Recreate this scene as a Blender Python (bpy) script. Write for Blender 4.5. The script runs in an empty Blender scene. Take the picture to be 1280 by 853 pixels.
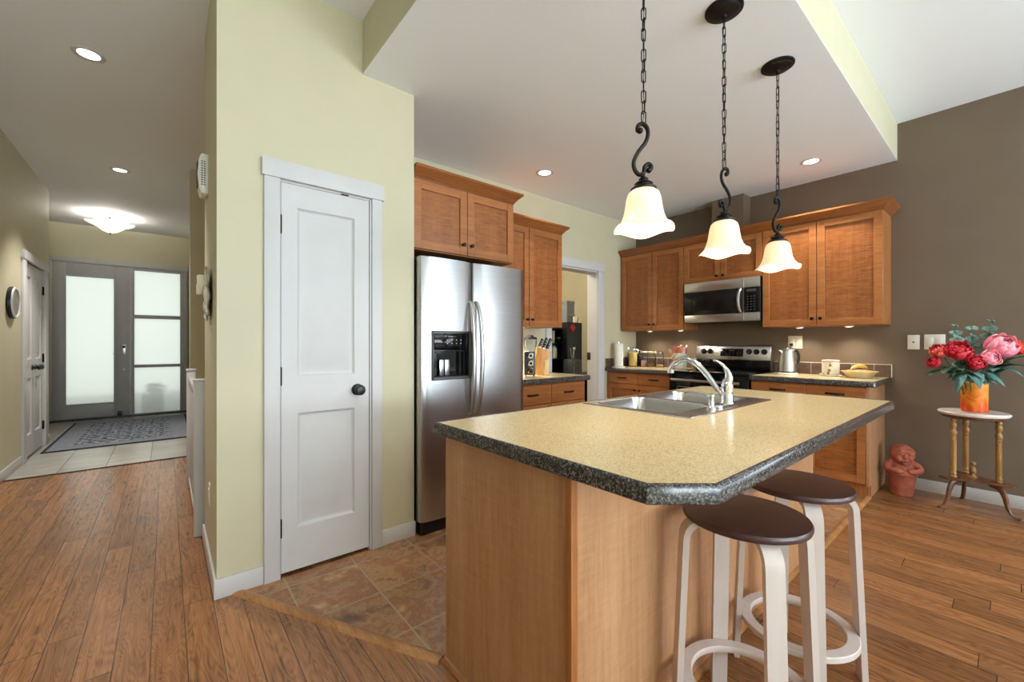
import bpy, bmesh, math, random
from mathutils import Vector, Matrix
PI = math.pi
SC = bpy.context.scene
COL = SC.collection

# ------------------------------------------------------------------ camera
cam = bpy.data.cameras.new('camera')
cam.sensor_width = 36.0
cam.lens = 520.47 / 1280 * 36.0
cam.shift_y = 3.0 / 1280
cam.clip_start = 0.02
cam_o = bpy.data.objects.new('camera', cam)
COL.objects.link(cam_o)
cam_o.location = (0, 0, 1.21)
cam_o.rotation_euler = (PI / 2, 0, math.radians(50.286 - 90))
SC.camera = cam_o

# ------------------------------------------------------------------ exposure, sky
SC.view_settings.view_transform = 'Standard'
SC.view_settings.look = 'None'
SC.view_settings.gamma = 1.0
SC.view_settings.use_curve_mapping = False
SC.view_settings.exposure = 0.36
SC.cycles.caustics_reflective = False
SC.cycles.caustics_refractive = False
SC.cycles.max_bounces = 10
SC.cycles.diffuse_bounces = 6
SC.cycles.sample_clamp_indirect = 6.0
w = bpy.data.worlds.new('world')
SC.world = w
w.use_nodes = True
w.node_tree.nodes['Background'].inputs[0].default_value = (0.93, 0.98, 0.97, 1)
w.node_tree.nodes['Background'].inputs[1].default_value = .92


def area(name, loc, rot, sx, sy, power, col=(1, 1, 1), spread=PI):
    l = bpy.data.lights.new(name, 'AREA')
    l.shape = 'RECTANGLE'; l.size = sx; l.size_y = sy
    l.energy = power; l.color = col; l.spread = spread
    o = bpy.data.objects.new(name, l); COL.objects.link(o)
    o.location = loc; o.rotation_euler = rot
    return o


def point(name, loc, power, col=(1, .85, .62), r=.03):
    l = bpy.data.lights.new(name, 'POINT'); l.energy = power; l.color = col; l.shadow_soft_size = r
    o = bpy.data.objects.new(name, l); COL.objects.link(o); o.location = loc
    return o


def spot(name, loc, power, ang=1.6, blend=.6, col=(1, .86, .66), r=.03, rot=(0, 0, 0)):
    l = bpy.data.lights.new(name, 'SPOT'); l.energy = power; l.color = col; l.shadow_soft_size = r
    l.spot_size = ang; l.spot_blend = blend
    o = bpy.data.objects.new(name, l); COL.objects.link(o); o.location = loc; o.rotation_euler = rot
    return o


# daylight through the patio windows behind the camera (rear wall at Y = -4.2) plus fill from an added, unseen side window
area('daylight_rear_left', (0.55, -6.92, 1.45), (math.radians(150), 0, 0), 2.0, 2.5, 300, (0.77, 0.905, 1.0))
area('daylight_rear_right', (3.05, -6.92, 1.45), (math.radians(150), 0, 0), 2.4, 2.5, 305, (0.77, 0.905, 1.0))
area('daylight_side_fill', (4.72, -4.0, 1.5), (math.radians(130), 0, math.radians(90)), 2.4, 1.9, 130, (0.77, 0.905, 1.0))
# daylight on the outside of the frosted entry door
area('daylight_entry', (-.55, 10.3, 1.6), (math.radians(90), 0, math.radians(180)), 2.6, 2.6, 14, (0.90, 0.97, 1.0))


# ------------------------------------------------------------------ helpers: colour, materials
def S(r, g, b, k=1.0):
    def f(c):
        c = c / 255.0
        return (c / 12.92 if c <= .04045 else ((c + .055) / 1.055) ** 2.4) * k
    return (f(r), f(g), f(b), 1)


def nt(name):
    m = bpy.data.materials.new(name); m.use_nodes = True
    t = m.node_tree
    return m, t, t.nodes['Principled BSDF']


def node(t, typ, **kw):
    n = t.nodes.new(typ)
    for k, v in kw.items():
        if k.startswith('i_'):
            key = k[2:]
            n.inputs[int(key) if key.isdigit() else key.replace('_', ' ')].default_value = v
        else:
            setattr(n, k, v)
    return n


def lk(t, a, ao, b, bi):
    t.links.new(a.outputs[ao], b.inputs[bi])


def ramp(t, stops):
    r = t.nodes.new('ShaderNodeValToRGB')
    e = r.color_ramp.elements
    while len(e) < len(stops):
        e.new(.5)
    for el, (p, c) in zip(e, stops):
        el.position = p; el.color = c
    return r


def coords(t, scale=(1, 1, 1), rot=(0, 0, 0), loc=(0, 0, 0)):
    tc = node(t, 'ShaderNodeTexCoord')
    mp = node(t, 'ShaderNodeMapping')
    mp.inputs['Scale'].default_value = scale
    mp.inputs['Rotation'].default_value = rot
    mp.inputs['Location'].default_value = loc
    lk(t, tc, 'Object', mp, 'Vector')
    return mp


def pm(name, c1, c2=None, scale=20, rough=.5, metal=0.0, bump=0.0, stretch=(1, 1, 1), spec=.5, coat=0.0, detail=3, lo=.3, hi=.7):
    m, t, b = nt(name)
    if c2 is None:
        c2 = tuple(x * .93 for x in c1[:3]) + (1,)
    mp = coords(t, stretch)
    n = node(t, 'ShaderNodeTexNoise', i_Scale=scale, i_Detail=detail)
    lk(t, mp, 0, n, 'Vector')
    r = ramp(t, [(lo, c1), (hi, c2)])
    lk(t, n, 0, r, 0); lk(t, r, 0, b, 'Base Color')
    b.inputs['Roughness'].default_value = rough
    b.inputs['Metallic'].default_value = metal
    b.inputs['Specular IOR Level'].default_value = spec
    b.inputs['Coat Weight'].default_value = coat
    b.inputs['Coat Roughness'].default_value = .12
    if bump:
        bp = node(t, 'ShaderNodeBump', i_Strength=bump, i_Distance=.01)
        lk(t, n, 0, bp, 'Height'); lk(t, bp, 0, b, 'Normal')
    return m


def wood(name, dark, mid, light, axis='Z', rough=.35, coat=.0, scale=1.0, figure=0.0):
    m, t, b = nt(name)
    st = {'X': (.06, 1, 1), 'Y': (1, .06, 1), 'Z': (1, 1, .06)}[axis]
    mp = coords(t, tuple(s * scale for s in st))
    n1 = node(t, 'ShaderNodeTexNoise', i_Scale=60.0, i_Detail=4.0, i_Roughness=.6)
    lk(t, mp, 0, n1, 'Vector')
    n2 = node(t, 'ShaderNodeTexNoise', i_Scale=260.0, i_Detail=2.0)
    lk(t, mp, 0, n2, 'Vector')
    n3 = node(t, 'ShaderNodeTexNoise', i_Scale=9.0, i_Detail=2.0)
    lk(t, mp, 0, n3, 'Vector')
    a = node(t, 'ShaderNodeMix', data_type='FLOAT', i_Factor=.35)
    lk(t, n1, 0, a, 2); lk(t, n2, 0, a, 3)
    a2 = node(t, 'ShaderNodeMix', data_type='FLOAT', i_Factor=.4)
    lk(t, a, 0, a2, 2); lk(t, n3, 0, a2, 3)
    out = a2
    if figure:
        mp2 = coords(t, {'X': (.5, .12, 1), 'Y': (.12, .5, 1), 'Z': (.12, .12, 1)}[axis])
        wv = node(t, 'ShaderNodeTexNoise', i_Scale=75.0, i_Detail=3.0, i_Distortion=1.2)
        lk(t, mp2, 0, wv, 'Vector')
        a3 = node(t, 'ShaderNodeMix', data_type='FLOAT', i_Factor=figure)
        lk(t, a2, 0, a3, 2); lk(t, wv, 0, a3, 3)
        out = a3
    r = ramp(t, [(.34, dark), (.5, mid), (.66, light)])
    lk(t, out, 0, r, 0); lk(t, r, 0, b, 'Base Color')
    b.inputs['Roughness'].default_value = rough
    b.inputs['Coat Weight'].default_value = coat
    b.inputs['Coat Roughness'].default_value = .2
    bp = node(t, 'ShaderNodeBump', i_Strength=.06, i_Distance=.004)
    lk(t, n2, 0, bp, 'Height'); lk(t, bp, 0, b, 'Normal')
    return m


def em(name, col, s):
    m, t, b = nt(name)
    b.inputs['Base Color'].default_value = col
    b.inputs['Emission Color'].default_value = col
    b.inputs['Emission Strength'].default_value = s
    return m


def glass(name, col=(.95, .98, 1, 1), tr=.88, rough=.03):
    m, t, b = nt(name)
    tp = node(t, 'ShaderNodeBsdfTransparent'); tp.inputs[0].default_value = col
    gl = node(t, 'ShaderNodeBsdfGlossy'); gl.inputs['Roughness'].default_value = rough
    fr = node(t, 'ShaderNodeLayerWeight', i_Blend=.10)
    mx = node(t, 'ShaderNodeMixShader')
    lk(t, fr, 'Fresnel', mx, 0); lk(t, tp, 0, mx, 1); lk(t, gl, 0, mx, 2)
    lk(t, mx, 0, t.nodes['Material Output'], 'Surface')
    return m


def plank_mat():
    """planks running along Y, 108 mm wide, random lengths and tones"""
    m, t, b = nt('oak_plank_floor')
    tc = node(t, 'ShaderNodeTexCoord')
    sp = node(t, 'ShaderNodeSeparateXYZ'); lk(t, tc, 'Object', sp, 0)

    def mth(op, a, bb=None, c=None):
        n = node(t, 'ShaderNodeMath', operation=op)
        for i, v in enumerate((a, bb, c)):
            if v is None: continue
            if isinstance(v, (int, float)): n.inputs[i].default_value = v
            else: t.links.new(v, n.inputs[i])
        return n.outputs[0]
    W = .108
    xs = mth('DIVIDE', mth('ADD', sp.outputs[0], .37 + 20 * W), W)
    row = mth('FLOOR', xs); fx = mth('FRACT', xs)
    wn = node(t, 'ShaderNodeTexWhiteNoise', noise_dimensions='1D'); t.links.new(row, wn.inputs['W'])
    ys = mth('ADD', mth('DIVIDE', sp.outputs[1], 1.25), mth('MULTIPLY', wn.outputs[0], 7.3))
    colid = mth('FLOOR', ys); fy = mth('FRACT', ys)
    cb = node(t, 'ShaderNodeCombineXYZ'); t.links.new(row, cb.inputs[0]); t.links.new(colid, cb.inputs[1])
    wn2 = node(t, 'ShaderNodeTexWhiteNoise', noise_dimensions='2D'); lk(t, cb, 0, wn2, 'Vector')
    # grain
    off = node(t, 'ShaderNodeVectorMath', operation='SCALE', i_Scale=13.0); lk(t, wn2, 1, off, 0)
    ad = node(t, 'ShaderNodeVectorMath', operation='ADD'); lk(t, tc, 'Object', ad, 0); lk(t, off, 0, ad, 1)
    mp = node(t, 'ShaderNodeMapping'); mp.inputs['Scale'].default_value = (1, .045, 1); lk(t, ad, 0, mp, 0)
    n1 = node(t, 'ShaderNodeTexNoise', i_Scale=85.0, i_Detail=5.0, i_Roughness=.6, i_Distortion=.5); lk(t, mp, 0, n1, 'Vector')
    mpb = node(t, 'ShaderNodeMapping'); mpb.inputs['Scale'].default_value = (1, .16, 1); lk(t, ad, 0, mpb, 0)
    n2 = node(t, 'ShaderNodeTexNoise', i_Scale=12.0, i_Detail=1.5, i_Distortion=.5); lk(t, mpb, 0, n2, 'Vector')
    sn = mth('SINE', mth('MULTIPLY', n2.outputs[0], 120.0))
    snm = mth('MULTIPLY_ADD', sn, .085, n1.outputs[0])
    r = ramp(t, [(.22, S(90, 53, 29)), (.42, S(134, 88, 51)), (.6, S(152, 103, 63)), (.8, S(166, 117, 76))])
    t.links.new(snm, r.inputs[0])
    hs = node(t, 'ShaderNodeHueSaturation')
    t.links.new(mth('MULTIPLY_ADD', wn2.outputs[0], .42, .77), hs.inputs['Value'])
    hs.inputs['Saturation'].default_value = 1.0
    lk(t, r, 0, hs, 'Color')
    gx = mth('MULTIPLY', mth('COMPARE', fx, .5, .487), mth('COMPARE', fy, .5, .4988))
    mx = node(t, 'ShaderNodeMix', data_type='RGBA'); t.links.new(gx, mx.inputs[0])
    mx.inputs[6].default_value = S(58, 35, 21); lk(t, hs, 0, mx, 7)
    lk(t, mx, 2, b, 'Base Color')
    b.inputs['Roughness'].default_value = .27
    b.inputs['Specular IOR Level'].default_value = .6
    bp = node(t, 'ShaderNodeBump', i_Strength=.25, i_Distance=.004)
    t.links.new(mth('MULTIPLY_ADD', n1.outputs[0], .3, gx), bp.inputs['Height']); lk(t, bp, 0, b, 'Normal')
    return m


def tile_mat(name, size, ox, oy, stops, grout, gw=.012, nscale=5.0, rough=.4, vein=0.0, plane='XY', sx=1.0, size2=None):
    m, t, b = nt(name)
    tc = node(t, 'ShaderNodeTexCoord')
    sp = node(t, 'ShaderNodeSeparateXYZ'); lk(t, tc, 'Object', sp, 0)

    def mth(op, a, bb=None, c=None):
        n = node(t, 'ShaderNodeMath', operation=op)
        for i, v in enumerate((a, bb, c)):
            if v is None: continue
            if isinstance(v, (int, float)): n.inputs[i].default_value = v
            else: t.links.new(v, n.inputs[i])
        return n.outputs[0]
    iu, iv = 'XYZ'.index(plane[0]), 'XYZ'.index(plane[1])
    s2 = size2 or size
    u = mth('DIVIDE', mth('ADD', sp.outputs[iu], 40 * size - ox), size)
    v = mth('DIVIDE', mth('ADD', sp.outputs[iv], 40 * s2 - oy), s2)
    fu, fv = mth('FRACT', u), mth('FRACT', v)
    cb = node(t, 'ShaderNodeCombineXYZ'); t.links.new(mth('FLOOR', u), cb.inputs[0]); t.links.new(mth('FLOOR', v), cb.inputs[1])
    wn = node(t, 'ShaderNodeTexWhiteNoise', noise_dimensions='2D'); lk(t, cb, 0, wn, 'Vector')
    off = node(t, 'ShaderNodeVectorMath', operation='SCALE', i_Scale=9.0); lk(t, wn, 1, off, 0)
    ad = node(t, 'ShaderNodeVectorMath', operation='ADD'); lk(t, tc, 'Object', ad, 0); lk(t, off, 0, ad, 1)
    mp = node(t, 'ShaderNodeMapping'); mp.inputs['Scale'].default_value = (sx, 1, 1); lk(t, ad, 0, mp, 0)
    n = node(t, 'ShaderNodeTexNoise', i_Scale=nscale, i_Detail=6.0, i_Roughness=.72, i_Distortion=.25); lk(t, mp, 0, n, 'Vector')
    r = ramp(t, stops); lk(t, n, 0, r, 0)
    hs = node(t, 'ShaderNodeHueSaturation'); t.links.new(mth('MULTIPLY_ADD', wn.outputs[0], .25, .87), hs.inputs['Value']); lk(t, r, 0, hs, 'Color')
    g = mth('MULTIPLY', mth('COMPARE', fu, .5, .5 - gw / 2 / size), mth('COMPARE', fv, .5, .5 - gw / 2 / s2))
    mx = node(t, 'ShaderNodeMix', data_type='RGBA'); t.links.new(g, mx.inputs[0])
    mx.inputs[6].default_value = grout; lk(t, hs, 0, mx, 7)
    lk(t, mx, 2, b, 'Base Color')
    b.inputs['Roughness'].default_value = rough
    bp = node(t, 'ShaderNodeBump', i_Strength=.25, i_Distance=.004)
    t.links.new(mth('MULTIPLY_ADD', n.outputs[0], .5, g), bp.inputs['Height']); lk(t, bp, 0, b, 'Normal')
    return m


def speckle(name, stops, scale, rough=.25, coat=0.0):
    m, t, b = nt(name)
    mp = coords(t)
    v = node(t, 'ShaderNodeTexVoronoi', i_Scale=scale); lk(t, mp, 0, v, 'Vector')
    n = node(t, 'ShaderNodeTexNoise', i_Scale=scale * .5, i_Detail=3.0); lk(t, mp, 0, n, 'Vector')
    sep = node(t, 'ShaderNodeSeparateColor'); lk(t, v, 'Color', sep, 0)
    a = node(t, 'ShaderNodeMix', data_type='FLOAT', i_Factor=.35); lk(t, sep, 0, a, 2); lk(t, n, 0, a, 3)
    r = ramp(t, stops); lk(t, a, 0, r, 0); lk(t, r, 0, b, 'Base Color')
    b.inputs['Roughness'].default_value = rough
    b.inputs['Coat Weight'].default_value = coat
    b.inputs['Coat Roughness'].default_value = .1
    return m


M = {}
M['cream'] = pm('cream_wall_paint', S(200, 193, 165), S(197, 190, 162), 6, .55)
M['brown_paint'] = pm('brown_wall_paint', S(110, 94, 78), S(107, 91, 75), 6, .5)
M['white_ceiling'] = pm('white_ceiling_paint', S(241, 244, 249), S(239, 242, 247), 90, .8, bump=.04)
M['white_trim'] = pm('white_trim_paint', S(204, 203, 204), S(201, 200, 201), 8, .45, spec=.35)
M['oak_floor'] = plank_mat()
M['slate'] = tile_mat('slate_tile', .335, .464, 2.293,
                      [(.28, S(84, 58, 44)), (.41, S(138, 100, 72)), (.48, S(170, 134, 94)), (.54, S(150, 98, 68)), (.62, S(170, 126, 88)), (.72, S(206, 178, 136))],
                      S(168, 148, 126), .007, 4.5, .33)
M['entry_tile'] = tile_mat('grey_entry_tile', .33, -.785, 5.69,
                           [(.3, S(150, 146, 140)), (.5, S(178, 174, 167)), (.7, S(196, 192, 186))], S(96, 90, 84), .008, 7.0, .3, sx=.25, size2=1.1)
M['threshold'] = wood('oak_threshold', S(120, 76, 42), S(168, 116, 70), S(196, 146, 96), 'Y', .35)
oak = dict(dark=S(130, 76, 38), mid=S(163, 102, 54), light=S(184, 120, 68))
M['oak_v'] = wood('oak_cabinet_vertical', axis='Z', rough=.36, **oak)
M['oak_h'] = wood('oak_cabinet_horizontal', axis='X', rough=.36, **oak)
M['oak_fig'] = wood('oak_cabinet_figured', S(114, 64, 30), S(148, 88, 43), S(172, 108, 58), 'Z', .36, figure=.45)
M['oak_crown'] = wood('oak_crown', S(104, 56, 26), S(134, 78, 38), S(156, 96, 50), 'X', .3)
M['oak_crown_y'] = wood('oak_crown_lengthwise', S(104, 56, 26), S(134, 78, 38), S(156, 96, 50), 'X', .3)
M['oak_island'] = wood('oak_island_panel', S(150, 103, 70), S(178, 131, 93), S(196, 151, 112), 'Z', .34, figure=.15)
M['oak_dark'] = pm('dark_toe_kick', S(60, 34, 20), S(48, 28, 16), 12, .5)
M['lam_top'] = speckle('speckled_cream_laminate', [(.12, S(140, 118, 78)), (.3, S(192, 172, 128)), (.55, S(204, 186, 143)), (.85, S(216, 200, 162))], 380, .24)
M['lam_edge'] = speckle('dark_granite_edge', [(.15, S(16, 16, 18)), (.42, S(46, 43, 43)), (.62, S(78, 71, 66)), (.85, S(122, 116, 114))], 270, .2)
M['splash_tile'] = tile_mat('brown_splash_tile', .155, 0, .8, [(.3, S(72, 56, 50)), (.55, S(92, 74, 66)), (.75, S(112, 92, 82))], S(150, 136, 124), .006, 20, .3, plane='XZ', size2=.5)
M['steel'] = pm('brushed_steel', S(196, 196, 198), S(186, 186, 188), 300, .30, 1.0, stretch=(.02, .02, 1))
M['steel_v'] = pm('brushed_steel_light', S(205, 205, 206), S(196, 196, 198), 300, .3, 1.0, stretch=(1, 1, .02))
M['steel_soft'] = pm('satin_steel', S(212, 212, 213), S(204, 204, 205), 300, .5, .7, stretch=(.02, .02, 1))
M['chrome'] = pm('chrome', S(228, 230, 234), S(222, 224, 228), 10, .06, 1.0)
M['sink_steel'] = pm('sink_steel', S(206, 207, 210), S(198, 199, 202), 200, .24, 1.0)
M['black_plastic'] = pm('black_plastic', S(22, 22, 24), S(16, 16, 18), 40, .4)
M['black_gloss'] = pm('black_glass', S(10, 10, 11), S(14, 14, 15), 10, .06, spec=.25)
M['grey_plastic'] = pm('dark_grey_plastic', S(66, 66, 68), S(58, 58, 60), 40, .4)
M['light_button'] = pm('light_grey_print', S(170, 172, 176), S(160, 162, 166), 40, .5)
M['bronze'] = pm('oil_rubbed_bronze', S(52, 42, 38), S(34, 28, 26), 60, .35, .85)
M['black_iron'] = pm('black_iron', S(38, 34, 33), S(24, 22, 22), 90, .42, .6, bump=.08)
M['seat_brown'] = pm('dark_brown_seat', S(74, 46, 44), S(64, 40, 39), 30, .28)
M['birch'] = pm('pale_birch', S(212, 198, 192), S(204, 190, 184), 30, .34, stretch=(1, 1, .1))
M['grey_paint'] = pm('grey_door_paint', S(180, 179, 179), S(175, 174, 174), 10, .4)
M['white_plastic'] = pm('white_plastic', S(238, 236, 228), S(232, 230, 222), 20, .35)
M['ivory'] = pm('ivory_plastic', S(236, 228, 206), S(230, 222, 200), 20, .35)
M['paper'] = pm('white_paper', S(246, 244, 236), S(238, 236, 228), 80, .85, bump=.1)
M['glass'] = glass('clear_glass')
M['lit_lens'] = em('lit_lens', (1, .96, .9, 1), 3.0)
M['terracotta'] = pm('terracotta', S(176, 98, 74), S(140, 70, 52), 14, .75, bump=.25)
M['marble'] = pm('white_marble', S(232, 226, 220), S(200, 190, 184), 6, .2, detail=8, lo=.45, hi=.75)
M['turned_wood'] = wood('turned_golden_wood', S(104, 68, 34), S(150, 108, 58), S(186, 148, 92), 'Z', .28)
M['walnut'] = wood('brown_table_wood', S(62, 34, 18), S(96, 56, 30), S(122, 76, 44), 'X', .28)
M['black_wood'] = pm('black_wood', S(20, 18, 18), S(14, 13, 13), 20, .35)
M['knife_block'] = wood('beech_block', S(186, 124, 62), S(208, 146, 80), S(222, 164, 98), 'Z', .4)
# ------------------------------------------------------------------ helpers: meshes
class MB:
    def __init__(s):
        s.bm = bmesh.new(); s.mi = 0

    def flush(s):
        for f in s.bm.faces:
            if not f.tag:
                f.tag = True; f.material_index = s.mi

    def mat(s, i):
        s.flush(); s.mi = i; return s

    def box(s, x0, x1, y0, y1, z0, z1, b=0.0, seg=2):
        mt = Matrix.Translation(((x0 + x1) / 2, (y0 + y1) / 2, (z0 + z1) / 2)) @ Matrix.Diagonal((abs(x1 - x0), abs(y1 - y0), abs(z1 - z0), 1))
        r = bmesh.ops.create_cube(s.bm, size=1, matrix=mt)
        if b > 0:
            es = list({e for v in r['verts'] for e in v.link_edges})
            bmesh.ops.bevel(s.bm, geom=es, offset=min(b, .49 * min(abs(x1 - x0), abs(y1 - y0), abs(z1 - z0))), segments=seg, affect='EDGES', profile=.5)
        return s

    def rbox(s, c, size, rz=0.0, rx=0.0, ry=0.0, b=0.0, seg=2):
        mt = Matrix.Translation(c) @ Matrix.Rotation(rz, 4, 'Z') @ Matrix.Rotation(ry, 4, 'Y') @ Matrix.Rotation(rx, 4, 'X') @ Matrix.Diagonal((size[0], size[1], size[2], 1))
        r = bmesh.ops.create_cube(s.bm, size=1, matrix=mt)
        if b > 0:
            es = list({e for v in r['verts'] for e in v.link_edges})
            bmesh.ops.bevel(s.bm, geom=es, offset=b, segments=seg, affect='EDGES', profile=.5)
        return s

    def ringface(s, loops, cap0=True, cap1=True, closed=True):
        """loops: list of lists of Vectors, bridged in order"""
        vs = [[s.bm.verts.new(p) for p in L] for L in loops]
        n = len(vs[0])
        for a, b in zip(vs[:-1], vs[1:]):
            for i in range(n if closed else n - 1):
                j = (i + 1) % n
                s.bm.faces.new((a[i], a[j], b[j], b[i]))
        if cap0: s.bm.faces.new(list(reversed(vs[0])))
        if cap1: s.bm.faces.new(vs[-1])
        return s

    def lathe(s, prof, c=(0, 0, 0), n=24, axis='Z', wave=None, cap=True):
        """prof: (radius, height) along axis; axis 'Z', 'X', '-X', 'Y', '-Y'"""
        loops = []
        for r, h in prof:
            L = []
            for i in range(n):
                a = 2 * PI * i / n
                rr, hh = (r, h) if wave is None else wave(r, h, a)
                x, y = rr * math.cos(a), rr * math.sin(a)
                p = {'Z': (x, y, hh), 'X': (hh, x, y), '-X': (-hh, x, y), 'Y': (x, hh, y), '-Y': (x, -hh, y)}[axis]
                L.append(Vector(p) + Vector(c))
            loops.append(L)
        return s.ringface(loops, cap, cap)

    def cyl(s, p0, p1, r0, r1=None, n=16):
        r1 = r0 if r1 is None else r1
        return s.tube([p0, p1], [r0, r1], n)

    def tube(s, pts, r, n=8, closed=False, flat=1.0, cap=True):
        pts = [Vector(p) for p in pts]
        m = len(pts)
        rs = r if isinstance(r, (list, tuple)) else [r] * m
        T = []
        for i in range(m):
            if closed: d = pts[(i + 1) % m] - pts[i - 1]
            else: d = pts[min(i + 1, m - 1)] - pts[max(i - 1, 0)]
            T.append(d.normalized())
        up = Vector((0, 0, 1)) if abs(T[0].z) < .9 else Vector((1, 0, 0))
        N = (up - T[0] * up.dot(T[0])).normalized()
        loops = []
        for i in range(m):
            N = (N - T[i] * N.dot(T[i])).normalized()
            B = T[i].cross(N)
            loops.append([pts[i] + N * math.cos(2 * PI * k / n) * rs[i] * flat + B * math.sin(2 * PI * k / n) * rs[i] for k in range(n)])
        if closed:
            loops.append(loops[0])
            vs = [[s.bm.verts.new(p) for p in L] for L in loops[:-1]]
            for a in range(m):
                b = (a + 1) % m
                for i in range(n):
                    j = (i + 1) % n
                    s.bm.faces.new((vs[a][i], vs[a][j], vs[b][j], vs[b][i]))
            return s
        return s.ringface(loops, cap, cap)

    def sphere(s, c, r, n=16, sc=(1, 1, 1), rot=None):
        mt = Matrix.Translation(c)
        if rot is not None: mt = mt @ rot
        mt = mt @ Matrix.Diagonal((sc[0], sc[1], sc[2], 1))
        bmesh.ops.create_uvsphere(s.bm, u_segments=n, v_segments=max(6, n * 2 // 3), radius=r, matrix=mt)
        return s

    def prism(s, poly, z0, z1, b=0.0, seg=2):
        lo = [s.bm.verts.new((x, y, z0)) for x, y in poly]
        hi = [s.bm.verts.new((x, y, z1)) for x, y in poly]
        n = len(poly)
        for i in range(n):
            s.bm.faces.new((lo[i], lo[(i + 1) % n], hi[(i + 1) % n], hi[i]))
        s.bm.faces.new(list(reversed(lo))); s.bm.faces.new(hi)
        if b:
            es = list({e for v in lo + hi for e in v.link_edges})
            bmesh.ops.bevel(s.bm, geom=es, offset=b, segments=seg, affect='EDGES', profile=.5)
        return s

    def extr(s, poly, axis, a0, a1, b=0.0, seg=2):
        """polygon in the plane normal to axis: X -> (y,z), Y -> (x,z)"""
        f = (lambda u, v, w: (w, u, v)) if axis == 'X' else (lambda u, v, w: (u, w, v))
        lo = [s.bm.verts.new(f(u, v, a0)) for u, v in poly]
        hi = [s.bm.verts.new(f(u, v, a1)) for u, v in poly]
        n = len(poly)
        for i in range(n):
            s.bm.faces.new((lo[i], lo[(i + 1) % n], hi[(i + 1) % n], hi[i]))
        s.bm.faces.new(list(reversed(lo))); s.bm.faces.new(hi)
        if b:
            es = list({e for v in lo + hi for e in v.link_edges})
            bmesh.ops.bevel(s.bm, geom=es, offset=b, segments=seg, affect='EDGES', profile=.5)
        return s

    def quad(s, *ps):
        s.bm.faces.new([s.bm.verts.new(p) for p in ps]); return s

    def sweep(s, path, prof):
        """mitred sweep of a profile [(out, z)] along a 2-D path; out is to the right of travel"""
        P = [Vector(p) for p in path]
        nr = []
        for a, b in zip(P[:-1], P[1:]):
            d = (b - a).normalized(); nr.append(Vector((d.y, -d.x)))
        loops = []
        for i, p in enumerate(P):
            if i == 0: m = nr[0]
            elif i == len(P) - 1: m = nr[-1]
            else: m = (nr[i - 1] + nr[i]) / (1 + nr[i - 1].dot(nr[i]))
            loops.append([Vector((p.x + m.x * o, p.y + m.y * o, z)) for o, z in prof])
        return s.ringface(loops)

    def build(s, name, mats, parent=None, loc=None, smooth=38, kind=None, label=None):
        s.flush()
        bmesh.ops.recalc_face_normals(s.bm, faces=s.bm.faces)
        me = bpy.data.meshes.new(name)
        s.bm.to_mesh(me); s.bm.free()
        for m in (mats if isinstance(mats, (list, tuple)) else [mats]):
            me.materials.append(m)
        if smooth:
            me.shade_smooth(); me.set_sharp_from_angle(angle=math.radians(smooth))
        o = bpy.data.objects.new(name, me); COL.objects.link(o)
        if parent: o.parent = parent
        if loc: o.location = loc
        if kind: o['kind'] = kind
        if label: o['label'] = label
        return o


def thing(name, label, cat, loc=(0, 0, 0), rz=0.0, group=None):
    o = bpy.data.objects.new(name, None); COL.objects.link(o)
    o.location = loc; o.rotation_euler = (0, 0, rz); o.empty_display_size = .05
    o['label'] = label; o['category'] = cat
    if group: o['group'] = group
    return o


def tag(o, label, cat, group=None):
    o['label'] = label; o['category'] = cat
    if group: o['group'] = group
    return o


def struct(name, mb, mats, parent=None, smooth=38):
    return mb.build(name, mats, parent, smooth=smooth, kind=None if parent else 'structure')


def copy_tree(o, parent=None):
    c = o.copy(); COL.objects.link(c)
    if parent: c.parent = parent
    for ch in list(o.children):
        copy_tree(ch, c)
    return c


def apply_mods(o):
    dg = bpy.context.evaluated_depsgraph_get()
    me = bpy.data.meshes.new_from_object(o.evaluated_get(dg))
    o.modifiers.clear(); o.data = me
    return o


def cut(o, mb):
    c = mb.build('cutter', [M['steel'], M['black_plastic']])
    c.parent = o.parent
    md = o.modifiers.new('cut', 'BOOLEAN'); md.operation = 'DIFFERENCE'; md.object = c; md.solver = 'EXACT'
    bpy.context.view_layer.update()
    apply_mods(o)
    bpy.data.objects.remove(c, do_unlink=True)
    o.data.shade_smooth(); o.data.set_sharp_from_angle(angle=math.radians(35))
    return o


def bez(p0, p1, p2, p3, n=12):
    p0, p1, p2, p3 = map(Vector, (p0, p1, p2, p3))
    return [p0 * (1 - t) ** 3 + p1 * 3 * t * (1 - t) ** 2 + p2 * 3 * t * t * (1 - t) + p3 * t ** 3 for t in [i / n for i in range(n + 1)]]


def catmull(pts, n=6):
    P = [Vector(p) for p in pts]
    P = [P[0] * 2 - P[1]] + P + [P[-1] * 2 - P[-2]]
    out = []
    for i in range(1, len(P) - 2):
        for k in range(n):
            t = k / n
            out.append(.5 * (2 * P[i] + (P[i + 1] - P[i - 1]) * t + (2 * P[i - 1] - 5 * P[i] + 4 * P[i + 1] - P[i + 2]) * t * t + (3 * P[i] - P[i - 1] - 3 * P[i + 1] + P[i + 2]) * t ** 3))
    out.append(P[-2])
    return out


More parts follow.
